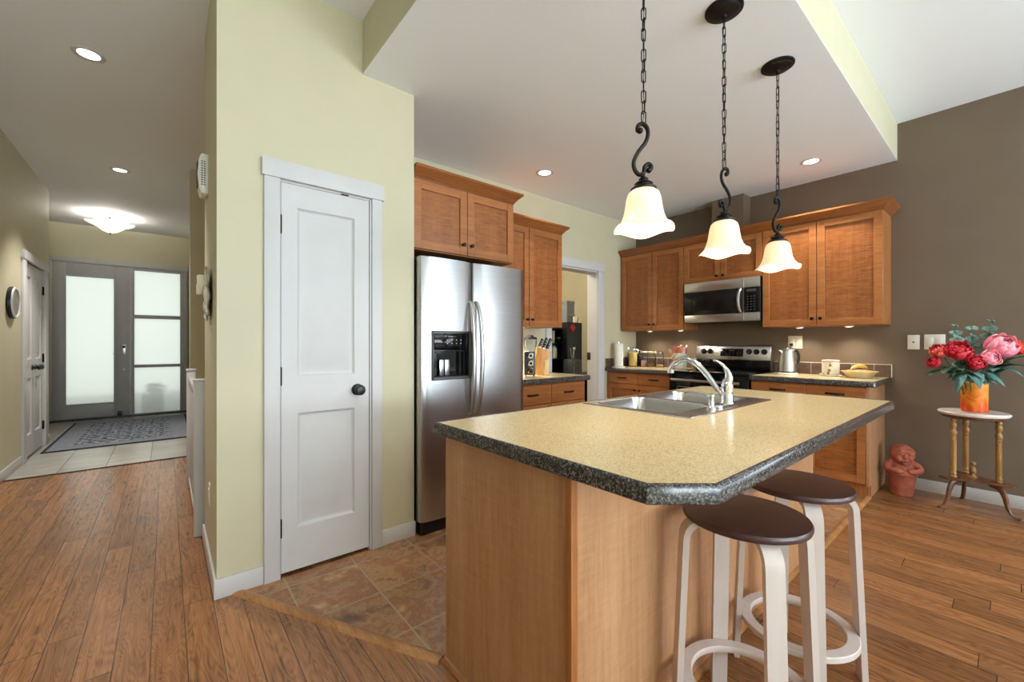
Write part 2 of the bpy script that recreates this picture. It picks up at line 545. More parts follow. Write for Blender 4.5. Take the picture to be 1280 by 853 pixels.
def panel_slab(mb, W, H, t, panels, z0=0.0):
    """door slab, front at y = 0 facing -y, with moulded raised panels"""
    xs = sorted({0, W} | {p[0] for p in panels} | {p[1] for p in panels})
    zs = sorted({0, H} | {p[2] for p in panels} | {p[3] for p in panels})
    for xa, xb in zip(xs[:-1], xs[1:]):
        for za, zb in zip(zs[:-1], zs[1:]):
            if any(p[0] <= xa and xb <= p[1] and p[2] <= za and zb <= p[3] for p in panels): continue
            mb.quad((xa, 0, za + z0), (xb, 0, za + z0), (xb, 0, zb + z0), (xa, 0, zb + z0))
    for x0, x1, a, b in panels:
        lo = []
        for ins, dep in ((0, 0), (.006, .010), (.014, .015), (.020, .015), (.066, .0005)):
            lo.append([Vector((x0 + ins, dep, a + ins + z0)), Vector((x1 - ins, dep, a + ins + z0)), Vector((x1 - ins, dep, b - ins + z0)), Vector((x0 + ins, dep, b - ins + z0))])
        mb.ringface(lo, False, True)
    f = [(0, 0), (W, 0), (W, H), (0, H)]
    for (xa, za), (xb, zb) in zip(f, f[1:] + f[:1]):
        mb.quad((xa, 0, za + z0), (xa, t, za + z0), (xb, t, zb + z0), (xb, 0, zb + z0))
    mb.quad((0, t, z0), (W, t, z0), (W, t, H + z0), (0, t, H + z0))
    bmesh.ops.remove_doubles(mb.bm, verts=mb.bm.verts, dist=1e-5)
    return mb


def shaker(parent, x0, x1, z0, z1, yf, knob=None, st=.056, t=.02, name='door'):
    mb = MB()
    mb.box(x0, x0 + st, yf, yf + t, z0, z1, .0015, 1).box(x1 - st, x1, yf, yf + t, z0, z1, .0015, 1)
    mb.mat(1).box(x0 + st, x1 - st, yf + .0005, yf + t, z1 - st, z1, .0015, 1).box(x0 + st, x1 - st, yf + .0005, yf + t, z0, z0 + st, .0015, 1)
    mb.mat(2).box(x0 + st - .004, x1 - st + .004, yf + .012, yf + t - .001, z0 + st - .004, z1 - st + .004)
    d = mb.build(name, [M['oak_v'], M['oak_h'], M['oak_fig']], parent)
    if knob:
        k = MB().lathe([(.009, 0), (.008, .004), (.005, .008), (.005, .014), (.012, .018), (.014, .023), (.011, .028), (.004, .030)], (knob[0], yf, knob[1]), 16, '-Y')
        k.build('knob', M['bronze'], d)
    return d


def slab_drawer(parent, x0, x1, z0, z1, yf, pull=True, t=.02):
    d = MB().box(x0, x1, yf, yf + t, z0, z1, .002, 1).build('drawer', M['oak_h'], parent)
    if pull:
        cx, cz = (x0 + x1) / 2, (z0 + z1) / 2
        pts = bez((cx - .055, yf + .002, cz), (cx - .045, yf - .034, cz + .002), (cx + .045, yf - .034, cz + .002), (cx + .055, yf + .002, cz), 12)
        k = MB().tube(pts, [.006 if i in (0, 12) else .0055 for i in range(13)], 8, flat=1.3)
        k.lathe([(.010, 0), (.009, .004), (.006, .006)], (cx - .055, yf, cz), 12, '-Y').lathe([(.010, 0), (.009, .004), (.006, .006)], (cx + .055, yf, cz), 12, '-Y')
        k.build('handle', M['bronze'], d)
    return d


CROWN = [(0, 0), (.006, 0), (.010, .012), (.016, .016), (.024, .030), (.040, .046), (.052, .056), (.056, .060), (.060, .064), (.060, .078), (0, .078)]
# ------------------------------------------------------------------ the setting
CZ, KZ = 3.08, 2.77
struct('floor', MB().box(-1.3, 5.0, -.9, 5.66, -.1, 0), M['oak_floor'])
struct('floor_bounce_carpet', MB().box(-1.3, 5.0, -7.2, -.9, -.1, .004), pm('pale_bounce_carpet', S(226, 222, 214), S(214, 210, 202), 200, .95, bump=.2))  # unseen pale floor, added to bounce daylight up onto the ceilings
struct('floor_entry', MB().box(-1.8, 1.4, 5.66, 9.55, -.1, 0), M['entry_tile'])
struct('floor_kitchen', MB().prism([(.262, 2.40), (.805, 1.41), (.805, .735), (4.245, .735), (4.245, 3.195), (1.2, 3.195), (1.2, 2.40)], .0005, .004), M['slate'])
struct('floor_laundry', MB().box(1.4, 5.2, 3.195, 5.5, -.1, .002), M['slate'])
struct('floor_porch', MB().box(-4, 3, 9.55, 14, -.25, -.12), pm('porch_concrete', S(170, 168, 164), S(150, 148, 144), 4, .8))
struct('ceiling', MB().box(-1.8, 5.2, -7.2, 9.6, CZ, CZ + .1), M['white_ceiling'])
struct('ceiling_kitchen', MB().box(.876, 4.79, .631, 3.195, KZ, KZ + .004), M['white_ceiling'])
struct('wall_bulkhead_left', MB().box(.876, .886, .631, 2.41, KZ + .004, CZ), M['cream'])
struct('wall_bulkhead_right', MB().box(.886, 4.79, .631, .641, KZ + .004, CZ), M['cream'])
struct('wall_left', MB().box(-1.25, -1.11, -7.2, 6.42, 0, CZ).box(-1.25, -1.11, 7.29, 7.59, 0, CZ).box(-1.25, -1.11, 6.42, 7.29, 2.07, CZ).box(-1.30, -1.24, 6.42, 7.29, 0, 2.07), M['cream'])
struct('wall_entry_left', MB().box(-1.80, -1.60, 7.59, 9.40, 0, CZ).box(-1.80, -1.25, 7.45, 7.59, 0, CZ), M['cream'])
struct('wall_entry', MB().box(-1.80, -1.365, 9.40, 9.55, 0, CZ).box(.285, 1.4, 9.40, 9.55, 0, CZ).box(-1.365, .285, 9.40, 9.55, 2.535, CZ), M['cream'])
struct('wall_entry_right', MB().box(.31, .45, 5.76, 9.40, 0, CZ).box(.197, 1.4, 5.62, 5.76, 0, CZ), M['cream'])
struct('wall_stairwell', MB().box(1.25, 1.35, 3.195, 5.62, 0, CZ), M['cream'])
struct('wall_pantry', MB().box(.184, .449, 2.41, 2.52, 0, CZ).box(.922, 1.2, 2.41, 2.52, 0, CZ).box(.449, .922, 2.41, 2.52, 2.055, CZ).box(.449, .922, 2.47, 2.52, 0, 2.055)
       .box(.184, .29, 2.52, 3.20, 0, CZ).box(1.1, 1.2, 2.52, 3.20, 0, CZ).box(.29, 1.1, 3.10, 3.20, 0, CZ), M['cream'])
struct('wall_back', MB().box(1.2, 3.193, 3.195, 3.35, 0, CZ).box(4.0, 4.95, 3.195, 3.35, 0, CZ).box(3.193, 4.0, 3.195, 3.35, 2.075, CZ), M['cream'])
struct('wall_right', MB().box(4.79, 4.95, -2.7, 3.195, 0, CZ).box(4.79, 4.95, -7.2, -5.3, 0, CZ).box(4.79, 4.95, -5.3, -2.7, 0, .5).box(4.79, 4.95, -5.3, -2.7, 2.5, CZ), M['brown_paint'])
struct('wall_chase', MB().box(4.61, 4.79, 1.79, 2.115, 2.30, KZ), M['brown_paint'])
struct('wall_rear', MB().box(-1.25, -.5, -7.2, -7.0, 0, CZ).box(1.6, 1.8, -7.2, -7.0, 0, CZ).box(4.3, 4.95, -7.2, -7.0, 0, CZ).box(-.5, 4.3, -7.2, -7.0, 2.7, CZ), M['cream'])
struct('wall_laundry', MB().box(1.35, 5.3, 5.2, 5.35, 0, CZ).box(5.15, 5.3, 3.35, 5.2, 0, CZ), M['cream'])
# rear patio windows (behind the camera): frames only round the openings
for nm, x0, x1 in (('window_2', -.5, 1.6), ('window_3', 1.8, 4.3)):
    mb = MB()
    mb.box(x0, x0 + .07, -7.16, -7.04, 0, 2.7, .004).box(x1 - .07, x1, -7.16, -7.04, 0, 2.7, .004).box(x0, x1, -7.16, -7.04, 2.63, 2.7, .004).box(x0, x1, -7.16, -7.04, 0, .07, .004)
    mb.box((x0 + x1) / 2 - .04, (x0 + x1) / 2 + .04, -7.16, -7.04, 0, 2.7, .004)
    struct(nm, mb, M['white_trim'])
mb = MB()
mb.box(4.83, 4.91, -5.3, -5.23, .5, 2.5, .004).box(4.83, 4.91, -2.77, -2.7, .5, 2.5, .004).box(4.83, 4.91, -5.3, -2.7, .5, .57, .004).box(4.83, 4.91, -5.3, -2.7, 2.43, 2.5, .004)
struct('window_side_added', mb, M['white_trim'])  # unseen side window, added to bring more daylight in from the right

# baseboards
bb = lambda *a: MB().box(*a, b=.003)
struct('baseboard_pantry', bb(.172, .376, 2.398, 2.41, 0, .094).box(.987, 1.206, 2.398, 2.41, 0, .094, .003).box(.172, .184, 2.41, 3.20, 0, .094, .003), M['white_trim'])
struct('baseboard_left', bb(-1.11, -1.098, -7.0, 6.29, 0, .095).box(-1.11, -1.098, 7.42, 7.59, 0, .095, .003), M['white_trim'])
struct('baseboard_right', bb(4.778, 4.79, -7.0, .66, 0, .095), M['white_trim'])
struct('baseboard_entry', bb(.298, .31, 5.78, 9.39, 0, .095).box(.197, .31, 5.608, 5.62, 0, .095, .003).box(-1.60, -1.588, 7.6, 9.39, 0, .095, .003), M['white_trim'])

# thresholds between wood and tile
struct('trim_1', MB().sweep([(.250, 2.43), (.803, 1.392)], [(0, 0), (-.028, .0), (-.026, .006), (-.016, .011), (.006, .011), (.018, .006), (.022, 0)]), M['threshold'])
struct('trim_2', MB().sweep([(2.86, .728), (4.245, .728)], [(-.02, 0), (-.018, .007), (-.008, .012), (.01, .012), (.02, .006), (.022, 0)]), M['threshold'])
struct('trim_3', MB().box(-1.10, .30, 5.635, 5.665, 0, .006, .002), M['oak_dark'])

# pantry door
d = struct('door_1', panel_slab(MB(), .458, 2.023, .035, [(.076, .374, 1.016, 1.905), (.076, .374, .222, .822)]), M['white_trim'])
d.location = (.456, 2.412, .020)
for z in (.235, 1.02, 1.805):
    h = MB().cyl((-.003, -.006, z - .045), (-.003, -.006, z + .045), .006, n=10).cyl((-.003, -.006, z - .05), (-.003, -.006, z + .05), .004, n=8).box(-.004, .004, -.002, .004, z - .045, z + .045)
    h.build('hinge', M['bronze'], d)
k = MB().lathe([(.033, 0), (.033, .004), (.026, .010), (.012, .014), (.011, .030), (.020, .036), (.028, .044), (.029, .054), (.022, .064), (.006, .068)], (.390, 0, .925), 24, '-Y')
k.build('doorknob', M['black_plastic'], d)
MB().box(.30, .34, -.004, .006, 2.024, 2.031).build('ball_catch', M['black_plastic'], d)
mb = MB().box(.377, .449, 2.391, 2.41, 0, 2.055, .002).box(.926, .986, 2.391, 2.41, 0, 2.055, .002).box(.367, .998, 2.383, 2.41, 2.055, 2.146, .002)
mb.box(.440, .4535, 2.412, 2.47, 0, 2.05).box(.9165, .927, 2.405, 2.47, 0, 2.05).box(.44, .93, 2.412, 2.47, 2.0455, 2.056)
struct('trim_4', mb, M['white_trim'])

# doorway casing to the laundry room
mb = MB().box(3.118, 3.200, 3.177, 3.195, 0, 2.075, .002).box(3.993, 4.095, 3.177, 3.195, 0, 2.075, .002).box(3.10, 4.105, 3.170, 3.195, 2.075, 2.170, .002)
mb.box(3.985, 4.0, 3.195, 3.35, 0, 2.075, .002).box(3.193, 3.208, 3.195, 3.35, 0, 2.075, .002).box(3.193, 4.0, 3.195, 3.35, 2.06, 2.075, .002)
t5 = struct('trim_5', mb, M['white_trim'])
MB().box(3.975, 3.987, 3.30, 3.345, 1.01, 1.10, .002).build('strike_plate', M['black_plastic'], t5)

# hall closet double door (on the left wall, facing +X)
for i, y0 in enumerate((6.425, 6.858)):
    d = struct('door_3' if i == 0 else 'door_4', panel_slab(MB(), .427, 2.03, .035, [(.08, .347, 1.02, 1.90), (.08, .347, .22, .82)]), M['white_trim'])
    d.location = (-1.118, y0, .02); d.rotation_euler = (0, 0, PI / 2)
    hx = 0 if i == 0 else .427
    for z in (.235, 1.02, 1.805):
        MB().cyl((hx, -.007, z - .05), (hx, -.007, z + .05), .008, n=8).box(hx - .022, hx + .022, -.003, .002, z - .045, z + .045).build('hinge', M['bronze'], d)
    MB().lathe([(.030, 0), (.028, .008), (.012, .014), (.011, .032), (.024, .040), (.030, .052), (.024, .066), (.006, .070)], (.427 - .06 if i == 0 else .06, 0, .93), 16, '-Y').build('doorknob', M['black_plastic'], d)
mb = MB().box(-1.11, -1.090, 6.30, 6.42, 0, 2.06, .002).box(-1.11, -1.090, 7.292, 7.41, 0, 2.06, .002).box(-1.11, -1.082, 6.285, 7.425, 2.06, 2.15, .002)
struct('trim_6', mb, M['white_trim'])

# front door with frosted glass, sidelight
mfr, t, b = nt('frosted_glass')
tl = node(t, 'ShaderNodeBsdfTranslucent'); tl.inputs[0].default_value = S(240, 242, 236)
tn = node(t, 'ShaderNodeBsdfRefraction', i_Roughness=.38, i_IOR=1.25); tn.inputs[0].default_value = S(240, 242, 236)
nz = node(t, 'ShaderNodeTexNoise', i_Scale=120.0)
bp = node(t, 'ShaderNodeBump', i_Strength=.1, i_Distance=.002); lk(t, nz, 0, bp, 'Height'); lk(t, bp, 0, tn, 'Normal')
mx = node(t, 'ShaderNodeMixShader', i_Fac=.5)
lk(t, tl, 0, mx, 1); lk(t, tn, 0, mx, 2)
gl = node(t, 'ShaderNodeBsdfGlossy', i_Roughness=.4)
mx2 = node(t, 'ShaderNodeMixShader', i_Fac=.02); lk(t, mx, 0, mx2, 1); lk(t, gl, 0, mx2, 2)
lk(t, mx2, 0, t.nodes['Material Output'], 'Surface')
M['frosted'] = mfr
FY = 9.36
mb = MB().box(-1.335, -1.195, FY, FY + .045, .03, 2.475, .003).box(-.651, -.462, FY, FY + .045, .03, 2.475, .003)
mb.box(-1.195, -.651, FY, FY + .045, 2.262, 2.475, .003).box(-1.195, -.651, FY, FY + .045, .03, .255, .003)
for x0, x1, z0, z1 in ((-1.215, -1.190, .235, 2.282), (-.656, -.631, .235, 2.282), (-1.19, -.656, 2.257, 2.282), (-1.19, -.656, .235, .260)):
    mb.box(x0, x1, FY - .010, FY + .002, z0, z1, .003)
d = struct('door_2', mb, M['grey_paint'])
MB().box(-1.197, -.649, FY + .018, FY + .026, .250, 2.266).build('glass_pane', M['frosted'], d)
MB().box(-.565, -.505, FY - .014, FY, 1.01, 1.20, .006).build('lock_plate', M['steel_v'], d)
MB().lathe([(.020, 0), (.018, .012), (.014, .014)], (-.535, FY - .012, 1.15), 16, '-Y').build('deadbolt', M['bronze'], d)
MB().cyl((-.535, FY - .01, 1.045), (-.535, FY - .06, 1.045), .010, n=10).tube([(-.535, FY - .055, 1.045), (-.60, FY - .06, 1.045), (-.665, FY - .052, 1.042)], [.010, .009, .007], 8).build('lever_handle', M['steel_v'], d)
MB().lathe([(.016, 0), (.014, .006), (.004, .008)], (-.535, FY, .78), 12, '-Y').build('door_viewer_plate', M['steel_v'], d)
MB().box(-.61, -.555, FY - .05, FY, .035, .10, .006).build('door_stop', M['black_plastic'], d)
mb = MB().box(-.395, -.395 + .0, FY, FY + .001, 0, .001) if False else MB()
SX0, SX1 = -.409, .190
mb.box(SX0 - .022, SX0, FY, FY + .05, .0, 2.475, .002).box(SX1, SX1 + .066, FY, FY + .05, .0, 2.475, .002)
for z0, z1 in ((0, .035), (.805, .853), (1.629, 1.688), (2.43, 2.475)):
    mb.box(SX0, SX1, FY, FY + .05, z0, z1, .002)
wn_ = struct('window_1', mb, M['grey_paint'])
for z0, z1 in ((.035, .805), (.853, 1.629), (1.688, 2.43)):
    MB().box(SX0, SX1, FY + .02, FY + .028, z0, z1).build('glass_pane', M['frosted'], wn_)
mb = MB().box(-1.363, -1.338, FY - .01, 9.42, 0, 2.48, .002).box(-.459, -.431, FY - .01, 9.42, 0, 2.48, .002).box(.256, .285, FY - .01, 9.42, 0, 2.48, .002).mat(1).box(-1.375, .295, FY - .02, 9.42, 2.478, 2.55, .003)
struct('trim_7', mb, [M['grey_paint'], pm('pale_grey_paint', S(192, 192, 194), S(187, 187, 189), 10, .4)])
struct('trim_8', MB().box(-1.36, .28, FY - .05, 9.45, 0, .028, .004), M['grey_plastic'])

p = thing('planter', 'dark square planter blurred outside the lowest sidelight pane', 'planter', (-.16, 9.85, -.12))
MB().box(-.17, .13, -.15, .15, 0, .42, .01).build('pot', M['black_plastic'], p)
mb = MB()
random.seed(5)
for i in range(46):
    a, r_, z = random.random() * 6.28, random.random() * .16, .43 + random.random() * .18
    mb.rbox((r_ * math.cos(a) - .02, r_ * math.sin(a), z), (.09, .004, .03), a, random.random(), random.random() - .5)
mb.build('foliage', pm('dark_leaf', S(52, 74, 48), S(38, 58, 36), 20, .5), p)
# ------------------------------------------------------------------ kitchen island
IX0, IX1, IY0, IY1 = .815, 2.86, .735, 1.375
isl = thing('kitchen_island', 'oak kitchen island cabinet with plain panelled sides under the large cream worktop', 'kitchen island', (IX0, IY0, 0))
def L(mb, name, mats, label=None):
    for v in mb.bm.verts: v.co -= Vector((IX0, IY0, 0))
    return mb.build(name, mats, isl, label=label)
L(MB().box(IX0, IX0 + .018, IY0 + .012, IY1, .0, .8695, .0015, 1), 'end_panel', M['oak_island'])
L(MB().box(IX0 + .014, IX1, IY0, IY0 + .018, .0, .8695, .0015, 1), 'back_panel', M['oak_island'])
L(MB().box(IX0 - .014, IX0 + .012, IY0 - .010, IY0 + .014, .0, .8695, .002, 1), 'corner_trim', M['oak_v'])
L(MB().box(IX1 - .018, IX1, IY0 + .018, IY1, .0, .8695, .0015, 1), 'end_panel', M['oak_island'])
L(MB().sweep([(IX0, IY1 + .005), (IX0 - .001, IY0 - .011), (IX1, IY0 - .001)][::-1] if False else [(IX0, IY1), (IX0, IY0)], [(0, .001), (.012, .001), (.012, .016), (.008, .022), (0, .024)]), 'base_moulding', M['threshold'])
L(MB().sweep([(IX0, IY0), (IX1, IY0)], [(0, .001), (.014, .001), (.014, .016), (.008, .022), (0, .024)]), 'base_moulding', M['threshold'])
L(MB().box(IX0 + .02, IX1 - .02, IY1 - .08, IY1 - .07, .0, .10), 'toe_kick', M['oak_dark'])
L(MB().box(IX0 + .018, IX1 - .018, IY1 - .03, IY1 - .002, .10, .14).box(IX0 + .018, IX1 - .018, IY1 - .03, IY1 - .002, .81, .8695).box(IX0 + .02, IX1 - .02, IY0 + .02, IY1 - .03, .1, .115), 'carcass', M['oak_v'])
for i in range(4):
    x0 = IX0 + .02 + i * .5
    dd = MB().box(x0, x0 + .496, IY1 - .002, IY1 + .015, .115, .855, .002, 1)
    L(dd, 'door', M['oak_v'])

CT = .912
top = thing('island_countertop', 'large speckled cream island worktop with clipped corner and dark granite-look edge', 'countertop', (.775, .392, .87))
poly = [(.775, 1.40), (.775, .491), (.893, .392), (2.88, .392), (2.90, .41), (2.90, 1.40)]
def Lt(mb, name, mats):
    for v in mb.bm.verts: v.co -= Vector((.775, .392, .87))
    return mb.build(name, mats, top)
def inset(poly, d):
    P = [Vector(p) for p in poly]; out = []
    n = len(P)
    for i in range(n):
        a, b, c = P[i - 1], P[i], P[(i + 1) % n]
        d1, d2 = (b - a).normalized(), (c - b).normalized()
        n1, n2 = Vector((-d1.y, d1.x)), Vector((-d2.y, d2.x))
        m = (n1 + n2) / (1 + n1.dot(n2))
        out.append(tuple(b + m * d))
    return out
def edge_band(poly, z0, z1, lip=.012, width=.05):
    mb = MB(); lo = []
    for ins, z in ((width, z0), (.003, z0), (0, z0 + .003), (0, z1 - .007), (.003, z1 - .001), (.006, z1 + .0015), (lip, z1 + .0012), (lip, z1 - .003)):
        lo.append([Vector((x, y, z)) for x, y in inset(poly, ins)])
    return mb.ringface(lo, False, False)
Lt(edge_band(poly, .870, CT), 'edge_band', M['lam_edge'])
SX, SY = (1.59, 2.44), (.815, 1.355)
hx0, hx1, hy0, hy1 = SX[0] + .02, SX[1] - .02, SY[0] + .02, SY[1] - .02
pi_ = inset(poly, .0115)
mb = MB()
mb.prism([pi_[0], pi_[1], pi_[2], (hx0, pi_[2][1]), (hx0, pi_[0][1])], .885, CT)
mb.prism([(hx1, pi_[2][1]), pi_[3], pi_[4], pi_[5], (hx1, pi_[5][1])], .885, CT)
mb.prism([(hx0, pi_[2][1]), (hx1, pi_[2][1]), (hx1, hy0), (hx0, hy0)], .885, CT)
mb.prism([(hx0, hy1), (hx1, hy1), (hx1, pi_[0][1]), (hx0, pi_[0][1])], .885, CT)
Lt(mb, 'laminate_surface', M['lam_top'])

# sink
snk = thing('kitchen_sink', 'double bowl stainless steel sink set into the cream island worktop', 'sink', (SX[0], SY[0], CT))
def rr(x0, x1, y0, y1, r, n=6):
    out = []
    for cx, cy, a0 in ((x1 - r, y0 + r, -PI / 2), (x1 - r, y1 - r, 0), (x0 + r, y1 - r, PI / 2), (x0 + r, y0 + r, PI)):
        for i in range(n + 1):
            a = a0 + PI / 2 * i / n
            out.append((cx + r * math.cos(a), cy + r * math.sin(a)))
    return out
def cellproj(p, x0, x1, y0, y1):
    cx, cy = (x0 + x1) / 2, (y0 + y1) / 2
    dx, dy = (p[0] - cx) / ((x1 - x0) / 2), (p[1] - cy) / ((y1 - y0) / 2)
    k = max(abs(dx), abs(dy))
    return (cx + dx / k * (x1 - x0) / 2, cy + dy / k * (y1 - y0) / 2)
w_, h_ = SX[1] - SX[0], SY[1] - SY[0]
mb = MB()
zt = .005
cells = [(0, w_ / 2, .075, h_), (w_ / 2, w_, .075, h_)]
bowls = [(.030, w_ / 2 - .018, .090, h_ - .030), (w_ / 2 + .018, w_ - .030, .090, h_ - .030)]
for c_, b_ in zip(cells, bowls):
    ring = rr(*b_, .06)
    sub = []
    for i in range(len(ring)):
        sub.append(cellproj(ring[i], *c_))
    # snap the nearest projected point to each cell corner
    for cx in c_[:2]:
        for cy in c_[2:]:
            j = min(range(len(sub)), key=lambda k: (sub[k][0] - cx) ** 2 + (sub[k][1] - cy) ** 2)
            sub[j] = (cx, cy)
    mb.ringface([[Vector((x, y, zt)) for x, y in sub], [Vector((x, y, zt)) for x, y in ring]], False, False)
mb.quad((0, 0, zt), (w_, 0, zt), (w_, .075, zt), (0, .075, zt))
oc = [(0, 0), (w_, 0), (w_, h_), (0, h_)]
mb.ringface([[Vector((x, y, zt)) for x, y in oc], [Vector((x, y, .001)) for x, y in inset(oc, -.006)], [Vector((x, y, -.001)) for x, y in inset(oc, -.006)], [Vector((x, y, -.001)) for x, y in inset(oc, .01)]], False, False)
mb.build('rim', M['sink_steel'], snk)
for b_ in bowls:
    lo = []
    for ins, z, r_ in ((0, zt, .06), (.004, 0, .058), (.012, -.10, .055), (.016, -.165, .055), (.03, -.180, .05), (.10, -.186, .03)):
        lo.append([Vector((x, y, z)) for x, y in rr(b_[0] + ins, b_[1] - ins, b_[2] + ins, b_[3] - ins, r_)])
    bw = MB().ringface(lo, False, True).build('bowl', M['sink_steel'], snk)
    MB().lathe([(.045, 0), (.045, .004), (.036, .005), (.034, .002), (.012, .002), (.010, .008), (.002, .009)], ((b_[0] + b_[1]) / 2, (b_[2] + b_[3]) / 2, -.186), 20).build('drain', M['chrome'], bw)

# faucet
fx, fy = 2.05, .868
fc = thing('kitchen_faucet', 'chrome kitchen faucet with arched spout and tall lever behind the sink', 'faucet', (fx, fy, CT + .005))
MB().prism([(x, y) for x, y in rr(-.135, .065, -.028, .028, .027)], 0, .010, .003).build('deck_plate', M['chrome'], fc)
MB().lathe([(.030, .009), (.030, .012), (.0265, .018), (.026, .085), (.027, .088), (.027, .094), (.024, .106), (.016, .118), (.004, .121)], (0, 0, 0), 24).build('body', M['chrome'], fc)
sp = catmull([(0, .012, .035), (0, .045, .070), (0, .085, .125), (0, .120, .165), (0, .160, .198), (0, .205, .212), (0, .250, .200), (0, .278, .170), (0, .287, .150)], 6)
n_ = len(sp)
MB().tube(sp, [.0125 + .0035 * (i / n_) for i in range(n_)], 14).build('spout', M['chrome'], fc)
MB().lathe([(.0175, .002), (.0175, -.012), (.014, -.014)], (0, .2875, .150), 16).build('aerator', M['chrome'], fc)
hd = catmull([(0, 0, .105), (0, -.008, .130), (0, -.002, .158), (0, .016, .184), (0, .042, .204), (0, .064, .212)], 5)
MB().tube(hd, [.024 - .0185 * min(1, (i / (len(hd) - 1)) * 1.45) for i in range(len(hd))], 12).build('lever', M['chrome'], fc)
sd = thing('side_sprayer', 'small chrome sprayer with slim arm standing left of the faucet', 'sprayer', (1.875, .862, CT + .005))
MB().lathe([(.020, 0), (.020, .006), (.014, .012), (.012, .016), (.011, .050), (.014, .058), (.013, .064), (.004, .066)], (0, 0, 0), 16).build('body', M['chrome'], sd)
MB().tube([(0, 0, .058), (-.01, .05, .068), (-.02, .10, .070), (-.024, .115, .062)], [.006, .005, .0045, .004], 8).build('nozzle', M['chrome'], sd)

# ------------------------------------------------------------------ stools
def ribbon(mb, pts, thick, width, ang, r0=0.0):
    P = [Vector(p) for p in pts]; up, lo = [], []
    for i, p in enumerate(P):
        d = (P[min(i + 1, len(P) - 1)] - P[max(i - 1, 0)]).normalized(); n = Vector((-d.y, d.x))
        up.append(p + n * thick / 2); lo.append(p - n * thick / 2)
    poly = up + lo[::-1]
    rad = Vector((math.cos(ang), math.sin(ang), 0)); tan = Vector((-math.sin(ang), math.cos(ang), 0))
    loops = []
    for s_, k in ((-1, .96), (-.9, 1), (.9, 1), (1, .96)):
        loops.append([rad * p.x + tan * (s_ * width / 2) + Vector((0, 0, p.y)) for p in poly])
    return mb.ringface(loops)
def stool(label, x, y, th):
    s_ = thing('bar_stool', label, 'stool', (x, y, 0), 0, 'bar stools at the island')
    MB().lathe([(.02, .668), (.165, .668), (.1735, .671), (.1755, .678), (.1755, .684), (.172, .690), (.16, .6915), (.02, .6915)], (0, 0, 0), 64).build('seat', M['seat_brown'], s_)
    arc = [(.04, .659), (.125, .659)] + [(.125 + .052 * math.sin(a), .607 + .052 * math.cos(a)) for a in [PI / 2 * k / 8 for k in range(1, 8)]] + [(.178, .60), (.204, .0)]
    for k in range(4):
        ribbon(MB(), arc, .019, .050, math.radians(th + 90 * k)).build('leg', M['birch'], s_, smooth=30)
    lo = []
    for r_, z in ((.148, .150), (.150, .147), (.184, .147), (.187, .150), (.187, .166), (.184, .169), (.150, .169), (.148, .166), (.148, .150)):
        lo.append([Vector((r_ * math.cos(2 * PI * i / 64), r_ * math.sin(2 * PI * i / 64), z)) for i in range(64)])
    mb = MB().ringface(lo, False, False)
    bmesh.ops.remove_doubles(mb.bm, verts=mb.bm.verts, dist=1e-6)
    mb.build('foot_ring', M['birch'], s_)
stool('nearer of the two dark-seated pale-legged bar stools, below the clipped worktop corner', 1.37, .53, 44)
stool('farther dark-seated bar stool, partly hidden behind the nearer stool', 1.82, .52, 32)

# ------------------------------------------------------------------ refrigerator
fr = thing('refrigerator', 'stainless side-by-side refrigerator with ice and water dispenser beside the pantry wall', 'refrigerator', (1.215, 2.41, 0))
FW = .855
MB().box(0, FW, .0, .70, .03, 1.745, .006).build('cabinet_body', M['black_plastic'], fr)
MB().box(.01, FW - .01, -.05, .02, .005, .085, .008).build('base_grille', M['black_plastic'], fr)
def fdoor(x0, x1):
    poly = [(x0, 0), (x0, -.045), (x0 + .006, -.060)] + [(x0 + (x1 - x0) * t_, -.066 - .010 * math.sin(PI * t_)) for t_ in [.08 + .84 * k / 10 for k in range(11)]] + [(x1 - .006, -.060), (x1, -.045), (x1, 0)]
    mb = MB().prism(poly, .092, 1.757, .004)
    return mb.build('door', [M['steel'], M['black_plastic']], fr, smooth=30)
ld = fdoor(-.006, .380); rd = fdoor(.388, .852)
for x_, dr, nm in ((.360, ld, -1), (.408, rd, 1)):
    pts = [(x_, -.066, 1.49)] + bez((x_, -.085, 1.485), (x_ + nm * .012, -.150, 1.36), (x_ + nm * .012, -.150, .86), (x_, -.085, .735), 18) + [(x_, -.066, .73)]
    MB().tube(pts, [.011] + [.011 + .004 * math.sin(PI * i / 18) for i in range(19)] + [.011], 10, flat=1.0).build('handle', M['steel_v'], dr)
cut(ld, MB().mat(1).box(.082, .346, -.2, -.022, .985, 1.275, .004))
ds = MB()
ds.box(.070, .082, -.083, -.06, .975, 1.290, .003).box(.346, .358, -.083, -.06, .975, 1.290, .003).box(.07, .358, -.083, -.06, 1.278, 1.290, .003).box(.07, .358, -.083, -.06, .975, .992, .003)
ds.mat(1).box(.082, .346, -.03, -.024, .985, 1.278).box(.082, .346, -.078, -.026, 1.158, 1.166).mat(0).box(.084, .344, -.075, -.03, .985, .994)
dp = ds.build('dispenser', [M['grey_plastic'], M['black_gloss']], ld)
MB().box(.086, .342, -.079, -.060, 1.168, 1.277, .003).build('control_panel', M['black_gloss'], dp)
for i in range(4):
    for j in range(2):
        MB().box(.176 + i * .034, .184 + i * .034, -.0805, -.078, 1.207 + j * .022, 1.213 + j * .022).build('button', M['light_button'], dp)
MB().box(.185, .222, -.0805, -.078, 1.252, 1.256).build('display_mark', M['light_button'], dp)
for x_ in (.158, .198):
    MB().box(x_ - .019, x_ + .016, -.052, -.042, 1.0, 1.105, .006).build('dispenser_paddle', M['steel_v'], dp)
